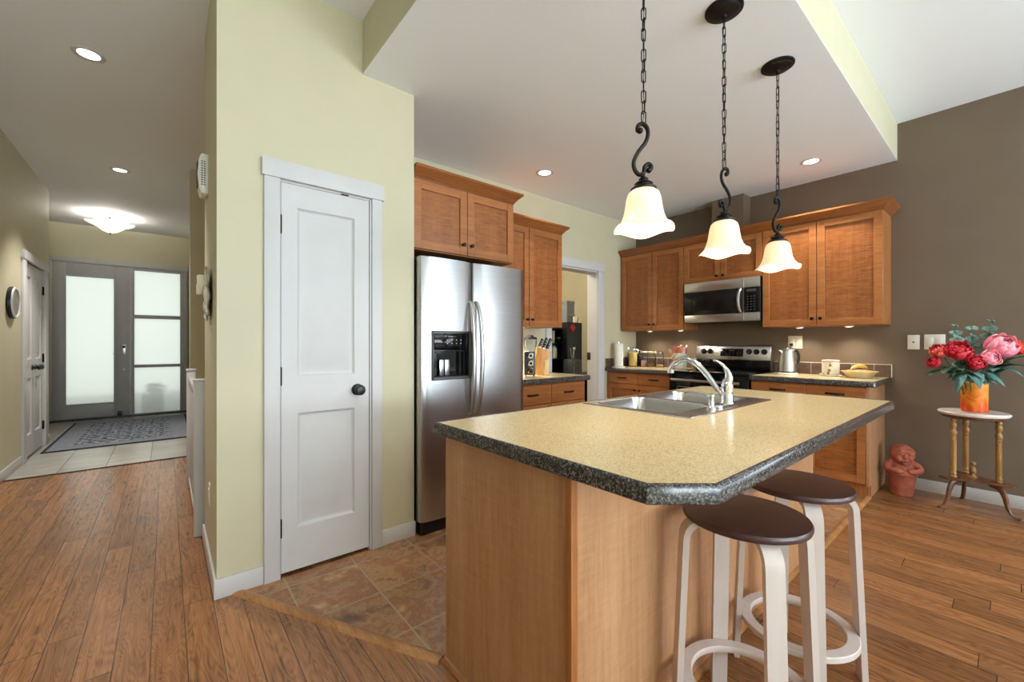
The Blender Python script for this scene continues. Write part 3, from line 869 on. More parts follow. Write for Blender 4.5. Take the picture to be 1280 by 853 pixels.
# ------------------------------------------------------------------ cabinets on the refrigerator wall (fronts face -Y)
c = thing('wall_cabinet', 'oak two-door cabinet with crown above the refrigerator', 'cabinet', (1.205, 2.43, 1.815))
MB().box(0, .83, .021, .76, 0, .465, .001, 1).build('carcass', M['oak_v'], c)
shaker(c, .002, .408, .006, .448, 0, (.372, .075))
shaker(c, .412, .828, .006, .448, 0, (.440, .075))
MB().sweep([(0, .012), (.83, .012), (.83, .76)], [(o, z + .452) for o, z in CROWN]).build('crown', M['oak_crown'], c)
c = thing('wall_cabinet', 'tall oak two-door cabinet right of the refrigerator, lower crown', 'cabinet', (2.135, 2.845, 1.366))
MB().box(0, .872, .021, .348, 0, .93, .001, 1).build('carcass', M['oak_v'], c)
shaker(c, .002, .433, .004, .910, 0, (.405, .065))
shaker(c, .439, .870, .004, .910, 0, (.467, .065))
MB().sweep([(0, .012), (.872, .012), (.872, .348)], [(o, z + .914) for o, z in CROWN]).build('crown', M['oak_crown'], c)
c = thing('base_cabinet', 'oak drawer cabinet right of the refrigerator', 'cabinet', (2.135, 2.562, 0))
MB().box(0, .895, .021, .63, .10, .869, .001, 1).build('carcass', M['oak_v'], c)
MB().box(.01, .885, .08, .60, .004, .10).build('toe_kick', M['oak_dark'], c)
for x0, x1 in ((.002, .440), (.444, .878)):
    slab_drawer(c, x0, x1, .695, .856, 0)
    shaker(c, x0, x1, .405, .690, 0, name='drawer'); shaker(c, x0, x1, .115, .400, 0, name='drawer')
def counter(name, label, loc, rz, poly, mats=None):
    t_ = thing(name, label, 'countertop', loc, rz)
    edge_band(poly, 0, .042).build('edge_band', M['lam_edge'], t_)
    MB().prism(inset(poly, .0115), .012, .042).build('laminate_surface', M['lam_top'], t_)
    return t_
counter('countertop', 'cream countertop right of the refrigerator, under the knife block', (2.09, 2.53, .870), 0, [(0, 0), (.965, 0), (.965, .662), (0, .662)])

# ------------------------------------------------------------------ cabinets on the brown wall (fronts face -X): local x = -Y, local y = +X
RZ = -PI / 2
BX = 4.44
def bw(name, label, cat, y, z, x=BX): return thing(name, label, cat, (x, y, z), RZ)
c = bw('wall_cabinet', 'left oak two-door cabinet on the brown wall, above the glass jars', 'cabinet', 3.192, 1.366)
MB().box(0, .842, .021, .348, 0, .94, .001, 1).build('carcass', M['oak_v'], c)
shaker(c, .020, .445, .004, .925, 0, (.417, .070)); shaker(c, .451, .840, .004, .925, 0, (.479, .070))
c = bw('wall_cabinet', 'short oak two-door cabinet directly above the microwave', 'cabinet', 2.349, 1.862)
MB().box(0, .796, .021, .348, 0, .444, .001, 1).build('carcass', M['oak_v'], c)
shaker(c, .002, .394, .004, .429, 0, (.364, .055)); shaker(c, .400, .793, .004, .429, 0, (.430, .055))
c = bw('wall_cabinet', 'right oak two-door cabinet on the brown wall, above kettle and canister', 'cabinet', 1.552, 1.366)
MB().box(0, .882, .021, .348, 0, .94, .001, 1).build('carcass', M['oak_v'], c)
shaker(c, .002, .433, .004, .925, 0, (.405, .065)); shaker(c, .439, .880, .004, .925, 0, (.467, .065))
cm = bw('crown_moulding', 'long oak crown moulding along the cabinet tops on the brown wall', 'moulding', 3.192, 2.296)
MB().sweep([(0, .012), (2.522, .012), (2.522, .348)], CROWN).box(.01, 2.51, .02, .34, .012, .02).build('moulding', M['oak_crown_y'], cm)

LX = 4.165
c = bw('base_cabinet', 'oak base cabinet under the glass jars, left of the range', 'cabinet', 3.190, 0, LX)
MB().box(0, .833, .021, .62, .10, .872, .001, 1).build('carcass', M['oak_v'], c)
MB().box(.01, .82, .08, .60, .004, .10).build('toe_kick', M['oak_dark'], c)
for x0, x1 in ((.008, .430), (.434, .831)):
    slab_drawer(c, x0, x1, .738, .866, 0); shaker(c, x0, x1, .115, .732, 0, (x1 - .03 if x0 < .1 else x0 + .03, .67))
c = bw('base_cabinet', 'oak base cabinet at the right end of the brown wall, beside the terracotta figure', 'cabinet', 1.552, 0, LX)
MB().box(0, .838, .021, .62, .10, .872, .001, 1).build('carcass', M['oak_v'], c)
MB().box(.824, .842, .0, .622, .10, .872, .001, 1).box(.824, .842, .075, .622, .004, .10).build('end_panel', M['oak_island'], c)
MB().box(.01, .824, .075, .60, .004, .10).build('toe_kick', M['oak_v'], c)
for x0, x1 in ((.002, .428), (.432, .822)):
    slab_drawer(c, x0, x1, .738, .866, 0); shaker(c, x0, x1, .115, .732, 0, (x1 - .03 if x0 < .1 else x0 + .03, .67))
counter('countertop', 'cream countertop in the corner left of the range, under the glass jars', (4.13, 3.195, .874), RZ, [(0, 0), (.842, 0), (.842, .66), (0, .66)])
counter('countertop', 'cream countertop right of the range, under the kettle', (4.13, 1.556, .874), RZ, [(0, 0), (.878, 0), (.888, .010), (.888, .66), (0, .66)])
for lab, y, n in (('brown tile backsplash behind the glass jars', 3.195, .842), ('brown tile backsplash behind the kettle and canister', 1.556, .888)):
    t_ = thing('backsplash', lab, 'backsplash', (4.79, y, .917), RZ)
    MB().box(0, n, -.010, -.001, 0, .108, .001, 1).build('tiles', M['splash_tile'], t_)
    MB().box(0, n, -.012, 0, .108, .112).box(n, n + .004, -.012, 0, 0, .112).build('edge_trim', M['ivory'], t_)
t_ = thing('backsplash', 'short brown tile backsplash on the cream wall behind the paper towel', 'backsplash', (4.135, 3.195, .917))
MB().box(0, .64, -.011, -.001, 0, .108, .001, 1).build('tiles', M['splash_tile'], t_)

# ------------------------------------------------------------------ microwave
mw = bw('microwave', 'stainless over-the-range microwave with black glass door', 'microwave', 2.318, 1.432, 4.40)
WW = .756
MB().box(.006, WW - .002, .02, .385, 0, .428, .004).build('body', M['black_plastic'], mw)
MB().box(0, WW, -.004, .03, .330, .430, .006).build('vent_band', M['steel_v'], mw)
MB().box(0, WW, -.004, .03, 0, .084, .006).build('lower_band', M['steel'], mw)
dr = MB().box(.002, .612, -.012, .02, .084, .330, .003).mat(1).box(.10, .53, -.0135, -.01, .10, .285, .002).build('door', [M['black_gloss'], pm('oven_window', S(22, 21, 21), S(28, 27, 26), 400, .12, spec=.25)], mw)
MB().tube(bez((.585, -.010, .318), (.575, -.060, .28), (.575, -.060, .13), (.585, -.010, .092), 12), .013, 10, flat=.8).build('handle', M['steel_v'], dr)
cp = MB().box(.617, WW - .006, -.010, .02, .084, .330, .003).build('control_panel', M['black_gloss'], mw)
mb = MB()
for i in range(3):
    for j in range(6):
        mb.box(.645 + i * .030, .660 + i * .030, -.0115, -.0095, .105 + j * .026, .115 + j * .026)
mb.box(.640, .728, -.0115, -.0095, .285, .312)
mb.build('keypad', M['grey_plastic'], cp)
MB().box(.611, .615, -.013, .0, .004, .428).build('seam_strip', M['steel_v'], mw)

# ------------------------------------------------------------------ range
rg = bw('range', 'stainless electric range with black glass cooktop and five control knobs', 'stove', 2.341, 0, 4.12)
RW = .775
MB().box(.004, RW - .004, .03, .655, .03, .905, .004).build('body', M['black_plastic'], rg)
MB().box(0, RW, -.01, .66, .905, .922, .006).build('cooktop', M['black_gloss'], rg)
for cx, cy, r_ in ((.20, .19, .10), (.20, .45, .075), (.57, .19, .075), (.57, .45, .10)):
    MB().lathe([(r_, .9222), (r_, .9226), (r_ - .004, .9226), (r_ - .004, .9222)], (cx, cy, 0), 32, cap=False).build('burner_ring', M['grey_plastic'], rg)
od = MB().box(.006, RW - .006, -.012, .03, .255, .900, .006).mat(1).box(.10, RW - .10, -.0145, -.01, .36, .765, .003).build('oven_door', [M['steel_soft'], M['black_gloss']], rg)
MB().cyl((.05, -.055, .835), (RW - .05, -.055, .835), .013, n=12).cyl((.07, -.055, .835), (.07, -.010, .835), .009, n=10).cyl((RW - .07, -.055, .835), (RW - .07, -.010, .835), .009, n=10).build('handle', M['steel_v'], od)
MB().box(.006, RW - .006, -.010, .03, .05, .245, .006).build('drawer', M['steel'], rg)
bgp = [(.612, .922), (.595, .95), (.590, 1.025), (.575, 1.035), (.600, 1.180), (.612, 1.187), (.655, 1.187), (.660, .922)]
bg = MB().extr([(y, z) for y, z in bgp], 'X', .002, RW - .002, .002, 1)
bk = bg.build('backguard', M['steel'], rg)
MB().box(.004, RW - .004, .570, .62, .923, 1.026, .003).build('lower_guard', M['black_gloss'], rg)
mb = MB().rbox((.395, .5855, 1.112), (.235, .008, .085), rx=-.17, b=.003)
db = mb.build('display_panel', M['black_gloss'], bk)
for i in range(6):
    for zz, yy in ((1.095, .5775), (1.113, .5805)):
        MB().rbox((.300 + i * .038, yy, zz), (.016, .0015, .004), rx=-.17).build('button', M['grey_plastic'], db)
MB().rbox((.395, .5842, 1.134), (.05, .0015, .014), rx=-.17).build('clock', M['grey_plastic'], db)
MB().rbox((.38, .5785, 1.052), (.05, .002, .006), rx=-.17).build('badge', M['black_plastic'], bk)
for x_ in (.087, .161, .568, .639, .713):
    k = MB().lathe([(.030, -.006), (.030, .006), (.026, .016), (.022, .024), (.004, .026)], (0, 0, 0), 20, '-Y')
    k.box(-.004, .004, -.030, -.02, -.022, .022, .001)
    for v in k.bm.verts:
        v.co = Matrix.Rotation(-.17, 3, 'X') @ v.co + Vector((x_, .592, 1.122))
    k.build('control_knob', M['black_plastic'], bk)

# ------------------------------------------------------------------ under-cabinet puck lights
def puck(label, x, y, z, p=9):
    t_ = thing('puck_light', label, 'light', (x, y, z), 0, 'under-cabinet puck lights')
    MB().lathe([(.034, 0), (.036, -.006), (.032, -.012), (.028, -.012), (.026, -.009)], (0, 0, 0), 20, cap=False).build('housing', M['white_plastic'], t_)
    MB().lathe([(.028, -.010), (.020, -.013), (.004, -.014)], (0, 0, 0), 16).build('lens', M['lit_lens'], t_)
    l = spot('puck_lamp', (0, 0, -.02), p, 2.4, .8, (1, .88, .70), .02); l.parent = t_
puck('first puck light from the corner, under the left brown-wall cabinet', 4.60, 2.87, 1.366)
puck('second puck light from the corner, under the left brown-wall cabinet', 4.60, 2.47, 1.366)
puck('puck light under the right brown-wall cabinet, above the kettle', 4.60, 1.29, 1.366, 9)
puck('puck light under the right brown-wall cabinet, above the pie dish', 4.60, .92, 1.366, 9)
puck('puck light under the cabinet above the knife block', 2.62, 3.02, 1.366, 18)

# ------------------------------------------------------------------ recessed ceiling lights
def downlight(label, x, y, z, p, ang=1.55):
    t_ = thing('recessed_light', label, 'ceiling light', (x, y, z), 0, 'recessed ceiling lights')
    MB().lathe([(.055, -.001), (.060, -.004), (.078, -.004), (.082, -.001), (.082, .0)], (0, 0, 0), 32, cap=False).build('trim_ring', M['white_trim'], t_)
    MB().lathe([(.056, -.0015), (.004, -.0020)], (0, 0, 0), 32).build('lens', M['lit_lens'], t_)
    l = spot('downlight_lamp', (0, 0, -.03), p, ang, .55, (1, .95, .88), .06); l.parent = t_
downlight('recessed light in the kitchen ceiling in front of the doorway wall', 2.66, 2.734, KZ, 55, 1.25)
downlight('added recessed light above the tiled walkway, out of view', 1.05, 1.43, KZ, 25)  # extra can out of view, added to brighten the tile and kitchen ceiling
downlight('recessed light in the kitchen ceiling near the brown wall', 4.253, 1.107, KZ, 85)
downlight('recessed light in the hall ceiling', -.383, 6.158, CZ, 125)
downlight('recessed light in the hall ceiling nearest the camera, at the upper left', -.385, 3.82, CZ, 125)
# ------------------------------------------------------------------ pendants
m, t, b = nt('alabaster_glass')
mp = coords(t)
n = node(t, 'ShaderNodeTexNoise', i_Scale=16.0, i_Detail=4.0, i_Distortion=1.5); lk(t, mp, 0, n, 'Vector')
r = ramp(t, [(.3, (1, .80, .52, 1)), (.7, (1, .88, .65, 1))]); lk(t, n, 0, r, 0)
lk(t, r, 0, b, 'Base Color'); lk(t, r, 0, b, 'Emission Color')
b.inputs['Roughness'].default_value = .35; b.inputs['Emission Strength'].default_value = .30
tr = node(t, 'ShaderNodeBsdfTranslucent'); lk(t, r, 0, tr, 0)
mx = node(t, 'ShaderNodeMixShader', i_Fac=.10); lk(t, b, 0, mx, 1); lk(t, tr, 0, mx, 2)
lk(t, mx, 0, t.nodes['Material Output'], 'Surface')
M['alabaster'] = m
def pendant(label, x, y, rz, narrow=1.0, p=10):
    base = 1.63
    pd = thing('pendant_light', label, 'pendant light', (x, y, base), 0, 'pendant lights over the island')
    H = KZ - base
    MB().lathe([(.082, H), (.082, H - .006), (.074, H - .012), (.070, H - .012), (.062, H - .020), (.030, H - .024), (.012, H - .030), (.010, H - .042), (.003, H - .044)], (0, 0, 0), 32).build('canopy', M['black_iron'], pd)
    wv = lambda r_, h, a: (r_ * (1 + .03 * max(0, (.055 - h) / .055) * math.cos(4 * a + .6)), h + .008 * max(0, (.05 - h) / .05) * math.cos(4 * a + .6))
    prof = [(.030, .150), (.044, .147), (.056, .136), (.062, .118), (.066, .090), (.071, .062), (.081, .036), (.096, .014), (.111, .004), (.1095, .0015), (.094, .010), (.078, .033), (.068, .060), (.063, .089), (.059, .117), (.053, .133), (.042, .143), (.030, .146)]
    MB().lathe(prof, (0, 0, 0), 64, wave=wv, cap=False).build('shade', M['alabaster'], pd, smooth=60)
    MB().lathe([(.004, .150), (.046, .150), (.047, .155), (.040, .160), (.030, .162), (.030, .168), (.034, .173), (.026, .179), (.015, .184), (.018, .190), (.012, .196), (.004, .198)], (0, 0, 0), 24).build('cap', M['black_iron'], pd)
    bl = MB().sphere((0, 0, .075), .026, 16, (1, 1, 1.25)).lathe([(.012, .10), (.012, .148)], (0, 0, 0), 12).build('bulb', em('bulb_glow_' , (1, .93, .8, 1), 9.0), pd)
    # wrought scroll in a vertical plane
    q = catmull([(.020, 0, .222), (.028, 0, .236), (.018, 0, .247), (.004, 0, .236), (.0, 0, .214), (-.018, 0, .208), (-.034, 0, .228), (-.036, 0, .258), (-.020, 0, .292), (.006, 0, .326), (.016, 0, .356), (.012, 0, .382), (-.004, 0, .396), (-.020, 0, .390), (-.022, 0, .374), (-.012, 0, .368)], 5)
    rs = [.0078] * len(q)
    for i in range(8): rs[i] = .0095 - .0002 * i; rs[-1 - i] = .0095 - .0002 * i
    s_ = MB().tube(q, rs, 10, flat=1.0).tube([(0, 0, .190), (-.004, 0, .205), (-.012, 0, .210)], .009, 10)
    s_.sphere((.020, 0, .224), .011, 10).sphere((-.013, 0, .371), .011, 10)
    for v in s_.bm.verts: v.co = Matrix.Rotation(rz, 3, 'Z') @ Vector((v.co.x * narrow, v.co.y, v.co.z))
    s_.build('scroll', M['black_iron'], pd)
    ch = MB(); z = .396; k = 0
    ll = .047
    while z < H - .045:
        ln = min(ll, H - .036 - z)
        pts = []
        for i in range(20):
            a = 2 * PI * i / 20
            xx, zz = .0078 * math.cos(a), .0078 * math.sin(a) + (ln / 2 - .0078) * (1 if math.sin(a) >= 0 else -1)
            pts.append((xx, zz))
        an = rz + (k % 2) * PI / 2 + .25 * math.sin(k * 1.7)
        ch.tube([(px_ * math.cos(an), px_ * math.sin(an), z + ln / 2 + pz_) for px_, pz_ in pts], .0022, 6, closed=True)
        z += ln - .0085; k += 1
    ch.tube([(.003 * math.sin(zz_ * 31), .003 * math.cos(zz_ * 27), .40 + zz_ * (H - .44)) for zz_ in [i / 40 for i in range(41)]], .0013, 5)
    ch.build('chain', M['black_iron'], pd)
    l = point('pendant_lamp', (0, 0, .045), p, (1, .90, .74), .03); l.parent = pd
R_ = math.radians(-39.7)
pendant('nearest pendant light, its ceiling canopy out of frame above', 1.365, .878, R_)
pendant('middle pendant light, hanging over the faucet', 2.004, .863, R_ + PI, .8)
pendant('farthest pendant light, nearest the brown wall', 2.640, .845, R_ + .25, .85)

# ------------------------------------------------------------------ hall ceiling lamp
hl = thing('flush_mount_lamp', 'lit frosted bowl ceiling lamp in front of the entry door', 'ceiling light', (-.63, 8.45, CZ))
MB().lathe([(.075, 0), (.075, -.010), (.06, -.022), (.02, -.026)], (0, 0, 0), 24).build('canopy', M['chrome'], hl)
mb = MB()
for k in range(3):
    a = 2 * PI * k / 3 + .4
    mb.tube([(.05 * math.cos(a), .05 * math.sin(a), -.02), (.035 * math.cos(a), .035 * math.sin(a), -.06), (.07 * math.cos(a), .07 * math.sin(a), -.13)], .007, 8)
mb.cyl((0, 0, -.02), (0, 0, -.255), .008, n=8).sphere((0, 0, -.264), .012, 8)
mb.build('stem', M['bronze'], hl)
wv2 = lambda r_, h, a: (r_ * (1 + .035 * (r_ / .2) ** 2 * math.cos(4 * a)), h + .008 * (r_ / .2) ** 2 * math.cos(4 * a))
MB().lathe([(.255, -.120), (.205, -.138), (.15, -.180), (.09, -.225), (.04, -.248), (.012, -.253), (.012, -.248), (.04, -.242), (.09, -.218), (.147, -.174), (.203, -.132), (.253, -.115)], (0, 0, 0), 48, wave=wv2, cap=False).build('glass_bowl', em('lit_bowl_glass', (1, .93, .80, 1), .85), hl, smooth=60)
l = point('hall_lamp', (0, 0, -.10), 14, (1, .96, .90), .05); l.parent = hl

# ------------------------------------------------------------------ hall items
pq = thing('wall_plaque', 'small round plaque with pale rim on the left hall wall', 'plaque', (-1.11, 5.93, 1.588), PI / 2)
MB().lathe([(.146, 0), (.150, .012), (.146, .030)], (0, 0, 0), 40, '-Y').build('back', M['black_plastic'], pq)
MB().lathe([(.146, .030), (.142, .040), (.128, .040), (.120, .032)], (0, 0, 0), 40, '-Y', cap=False).build('rim', M['white_trim'], pq)
MB().lathe([(.122, .031), (.004, .033)], (0, 0, 0), 40, '-Y').build('face', pm('plaque_relief', S(98, 92, 88), S(150, 138, 128), 30, .5, bump=.4), pq)

rug = thing('area_rug', 'blue grey patterned rug on the entry tiles', 'rug', (-1.06, 6.80, 0))
m, t, b = nt('oriental_rug')
tc = node(t, 'ShaderNodeTexCoord'); mpg = node(t, 'ShaderNodeMapping'); mpg.inputs['Scale'].default_value = (9, 6, 1); lk(t, tc, 'Object', mpg, 0)
v1 = node(t, 'ShaderNodeTexVoronoi', feature='F1', i_Scale=1.0, i_Randomness=.15); lk(t, mpg, 0, v1, 'Vector')
nz = node(t, 'ShaderNodeTexNoise', i_Scale=26.0, i_Detail=5.0); lk(t, tc, 'Object', nz, 0)
ma = node(t, 'ShaderNodeMath', operation='MULTIPLY_ADD', i_1=.9); lk(t, nz, 0, ma, 0); lk(t, v1, 0, ma, 2)
r = ramp(t, [(.60, S(46, 52, 72)), (.74, S(112, 120, 138)), (.90, S(184, 187, 194)), (1.0, S(84, 92, 114))]); lk(t, ma, 0, r, 0)
lk(t, r, 0, b, 'Base Color'); b.inputs['Roughness'].default_value = .95
mbr = pm('rug_border', S(164, 167, 176), S(118, 126, 142), 60, .95)
mbd = pm('rug_edge', S(40, 40, 50), S(52, 52, 62), 60, .95)
MB().box(.22, 1.10, .22, 2.0, .001, .0105).build('field', m, rug)
mb = MB()
for x0, x1, y0, y1 in ((.03, .22, .03, 2.19), (1.10, 1.29, .03, 2.19), (.22, 1.10, .03, .22), (.22, 1.10, 2.0, 2.19)): mb.box(x0, x1, y0, y1, .001, .010)
mb.build('border', mbr, rug)
mb = MB()
for x0, x1, y0, y1 in ((0, .03, 0, 2.22), (1.29, 1.32, 0, 2.22), (.03, 1.29, 0, .03), (.03, 1.29, 2.19, 2.22)): mb.box(x0, x1, y0, y1, .001, .009)
mb.build('edging', mbd, rug)

sg = thing('stair_railing', 'white stair railing with two square posts beside the pantry wall', 'railing', (.162, 3.28, 0))
def post(y, hgt):
    p_ = MB().box(-.030, .030, y - .03, y + .03, 0, hgt, .003).build('newel_post', M['white_trim'], sg)
    MB().box(-.034, .034, y - .034, y + .034, hgt - .006, hgt + .010, .004).build('post_cap', M['white_trim'], p_)
post(0.0, .975); post(1.15, .985)
MB().box(-.022, .022, .03, 1.12, .875, .925, .008).build('handrail', M['white_trim'], sg)
MB().box(-.018, .018, .03, 1.12, .05, .09, .003).build('bottom_rail', M['white_trim'], sg)
for k in range(8):
    y = .145 + k * .123
    MB().box(-.014, .014, y - .014, y + .014, .09, .876, .002).build('baluster', M['white_trim'], sg)

chm = thing('door_chime', 'white slotted door chime cover high on the pantry side wall', 'door chime', (.184, 2.95, 2.05), -PI / 2)
pf = [(0, 0), (-.034, .0), (-.044, .03), (-.050, .11), (-.044, .19), (-.034, .222), (0, .222)]
MB().extr(pf, 'X', -.06, .06, .005).build('cover', M['white_plastic'], chm)
mb = MB()
for i in range(11):
    z = .045 + i * .013
    for y_ in (-.034, -.022): mb.box(.0595, .0608, y_, y_ + .008, z, z + .006)
for i in range(11):
    z = .045 + i * .013
    mb.box(-.038, .036, -.0515, -.046, z, z + .006)
mb.build('slots', M['grey_plastic'], chm)
th_ = thing('thermostat', 'small ivory thermostat on the pantry side wall behind the round mirror', 'thermostat', (.184, 3.10, 1.50), -PI / 2)
MB().box(-.04, .04, -.045, 0, 0, .115, .008).build('housing', M['ivory'], th_)
MB().box(-.025, .025, -.0465, -.044, .06, .10, .001).build('display', M['grey_plastic'], th_)
ck = thing('wall_mirror', 'round silver mirror with wavy rim on the pantry side wall', 'mirror', (.184, 2.76, 1.475), -PI / 2)
wv3 = lambda r_, h, a: (r_ * (1 + .045 * (r_ / .14) ** 2 * math.cos(9 * a)), h + .003 * (r_ / .14) * math.sin(9 * a))
MB().lathe([(.082, .004), (.10, .020), (.125, .026), (.142, .020), (.140, .014), (.12, .012), (.09, .004)], (0, 0, 0), 72, '-Y', wave=wv3, cap=False).build('rim', M['chrome'], ck)
MB().lathe([(.090, .012), (.004, .014)], (0, 0, 0), 32, '-Y').build('glass', M['chrome'], ck)
MB().lathe([(.06, 0), (.06, .010)], (0, 0, 0), 24, '-Y').build('back', M['black_plastic'], ck)
def plate(name, label, cat, loc, rz, wd, hg, kind, mat='ivory'):
    t_ = thing(name, label, cat, loc, rz)
    MB().box(-wd / 2, wd / 2, -.006, 0, 0, hg, .003).build('cover_plate', M[mat], t_)
    for x_, kd in kind:
        if kd == 'switch':
            MB().box(x_ - .017, x_ + .017, -.010, -.004, hg / 2 - .034, hg / 2 + .034, .002).build('rocker', M['white_plastic'], t_)
        elif kd == 'outlet':
            o_ = MB().box(x_ - .017, x_ + .017, -.009, -.004, hg / 2 - .034, hg / 2 + .034, .002).build('receptacle', M['white_plastic'], t_)
            mb = MB()
            for zz in (-.018, .018):
                for dx in (-.006, .006): mb.box(x_ + dx - .001, x_ + dx + .001, -.0095, -.008, hg / 2 + zz - .004, hg / 2 + zz + .004)
            mb.build('slots', M['black_plastic'], o_)
        else:
            MB().lathe([(.007, .004), (.006, .010), (.002, .011)], (x_, 0, hg / 2), 12, '-Y').build('jack', M['grey_plastic'], t_)
    return t_
plate('wall_outlet', 'low ivory outlet plate on the pantry side wall', 'outlet', (.184, 2.78, .335), -PI / 2, .072, .116, [(0, 'outlet')])
plate('jack_plate', 'single white jack plate on the brown wall, left of the switches', 'wall plate', (4.79, .531, 1.160), RZ, .074, .120, [(0, 'jack')], 'white_plastic')
plate('light_switch', 'double white rocker switch on the brown wall behind the red flowers', 'light switch', (4.79, .407, 1.161), RZ, .122, .122, [(-.026, 'switch'), (.026, 'switch')], 'white_plastic')
plate('wall_outlet', 'double ivory outlet and switch plate above the kettle', 'outlet', (4.79, 1.378, 1.160), RZ, .122, .124, [(-.026, 'outlet'), (.026, 'switch')])
pc = thing('power_cord', 'black plug and cord in the outlet above the kettle', 'cord', (4.782, 1.404, 1.20))
MB().box(-.028, -.002, -.012, .012, -.012, .012, .004).build('plug', M['black_plastic'], pc)
MB().tube(catmull([(-.022, 0, -.008), (-.026, .004, -.05), (-.02, .01, -.12), (-.024, .012, -.20), (-.03, .02, -.262)], 5), .0035, 8).build('cable', M['black_plastic'], pc)
# ------------------------------------------------------------------ things on the counters of the brown wall
CB = .9165
VR = math.radians(-39.7)
pt = thing('paper_towel_holder', 'white roll of paper towel on an upright holder in the counter corner by the doorway', 'paper towel', (4.265, 3.09, CB))
MB().lathe([(.078, 0), (.080, .004), (.076, .012), (.012, .016)], (0, 0, 0), 32).build('base', M['white_plastic'], pt)
MB().cyl((0, 0, .012), (0, 0, .315), .006, n=10).sphere((0, 0, .318), .010, 10).build('rod', M['chrome'], pt)
MB().lathe([(.020, .017), (.052, .017), (.054, .022), (.054, .287), (.052, .292), (.020, .292), (.020, .017)], (0, 0, 0), 32, cap=False).build('paper_roll', M['paper'], pt)

def jar(label, x, y, r, h, fill, fmat, lid, lidr=1.0, latch=False):
    j = thing('glass_jar', label, 'jar', (x, y, CB), VR, 'glass jars in the counter corner')
    MB().lathe([(r * .9, 0), (r, .006), (r, h * .74), (r * .82, h * .84), (r * .80, h * .90), (r * .76, h * .90), (r * .78, h * .83), (r * .95, h * .73), (r * .95, .008), (.004, .006)], (0, 0, 0), 28, cap=False).build('body', M['glass'], j)
    if fill:
        MB().lathe([(r * .88, .009), (r * .93, .012), (r * .93, h * fill), (r * .6, h * fill + .006), (.004, h * fill + .008)], (0, 0, 0), 24).build('contents', fmat, j)
    if latch:
        MB().lathe([(r * .84, h * .905), (r * .86, h * .915), (r * .80, h * .96), (r * .5, h * .985), (r * .2, h), (.004, h)], (0, 0, 0), 24).build('lid', M['glass'], j)
        mb = MB().lathe([(r * .84, h * .88), (r * .88, h * .885), (r * .88, h * .90), (r * .84, h * .905)], (0, 0, 0), 24, cap=False)
        mb.tube([(r * .88, 0, h * .89), (r * 1.1, 0, h * .86), (r * 1.02, 0, h * .70)], .003, 6).tube([(-r * .88, 0, h * .89), (-r * .98, 0, h * .95), (-r * .9, 0, h * .99)], .003, 6)
        mb.build('wire_latch', M['chrome'], j)
    else:
        MB().lathe([(r * .80, h * .895), (r * lidr, h * .90), (r * lidr * 1.02, h * .95), (r * lidr * .95, h * .99), (r * .3, h), (.004, h)], (0, 0, 0), 24).build('lid', lid, j)
    return j
pasta = pm('yellow_pasta', S(232, 196, 112), S(206, 160, 78), 120, .6, stretch=(1, 1, .12))
jar('tall glass jar of yellow pasta beside the paper towel', 4.565, 3.09, .060, .245, .72, pasta, None, latch=True)
jar('dark narrow clip jar behind the pasta jar', 4.705, 3.085, .045, .225, .60, pm('dark_grain', S(74, 84, 120), S(52, 54, 72), 90, .6), None, latch=True)
jar('glass jar with pinkish contents and pale lid, next to the pasta jar', 4.62, 2.965, .045, .195, .42, pm('pink_salt', S(222, 178, 168), S(198, 146, 132), 160, .6), pm('pale_lid', S(222, 208, 188), S(206, 190, 168), 40, .4), 1.0)
jar('glass jar with wide pale flared lid and brown contents', 4.61, 2.862, .044, .195, .22, pm('brown_sugar', S(178, 122, 70), S(150, 98, 54), 160, .7), pm('flared_lid', S(236, 224, 206), S(220, 206, 186), 40, .35), 1.12)
jar('glass clip-top jar nearly empty, last of the jars toward the range', 4.61, 2.745, .050, .200, .14, pm('pale_grain', S(206, 176, 124), S(176, 142, 92), 160, .7), None, latch=True)

cr = thing('utensil_crock', 'pale ribbed crock with two small ears holding cooking utensils', 'crock', (4.56, 2.455, CB), VR)
ck_m = pm('pale_celadon_glaze', S(206, 214, 204), S(186, 176, 138), 8, .25)
MB().lathe([(.060, 0), (.068, .006), (.074, .05), (.077, .12), (.077, .165), (.080, .170), (.080, .178), (.074, .178), (.072, .165), (.070, .05), (.058, .010), (.004, .010)], (0, 0, 0), 36, cap=False).build('pot', ck_m, cr)
for s_ in (-1, 1):
    MB().tube(bez((s_ * .076, 0, .150), (s_ * .105, 0, .155), (s_ * .105, 0, .115), (s_ * .076, 0, .115), 8), .008, 8).build('ear', ck_m, cr)
Cz = CB + .012
def utensil(name, label, cat, dx, dy, h, tx, ty, parts):
    """parts: list of (part name, mesh builder, material)"""
    u = thing(name, label, cat, (4.56 + dx, 2.455 + dy, Cz), VR, None)
    u.rotation_euler = (tx, ty, VR)
    for nm, mb, mt in parts: mb.build(nm, mt, u)
    return u
redp = pm('red_plastic', S(206, 40, 34), S(186, 30, 28), 40, .35)
pinkp = pm('pink_silicone', S(214, 150, 160), S(198, 132, 146), 40, .4)
woodsp = wood('spoon_wood', S(150, 100, 58), S(186, 136, 86), S(208, 162, 112), 'Z', .5)
mb1 = MB().box(-.008, .008, -.002, .002, 0, .17, .001, 1)
mb2 = MB()
for s_ in (-1, 1):
    mb2.tube([(s_ * .016 + .017 * math.cos(a), 0, .208 + .030 * math.sin(a)) for a in [2 * PI * k / 16 for k in range(16)]], .006, 8, closed=True)
mb2.tube([(-.012, 0, .180), (0, 0, .165), (.012, 0, .180)], .007, 8)
utensil('scissors', 'red-handled scissors standing in the crock', 'scissors', -.022, .010, 0, .08, -.10, [('blade', mb1, M['chrome']), ('handle', mb2, redp)])
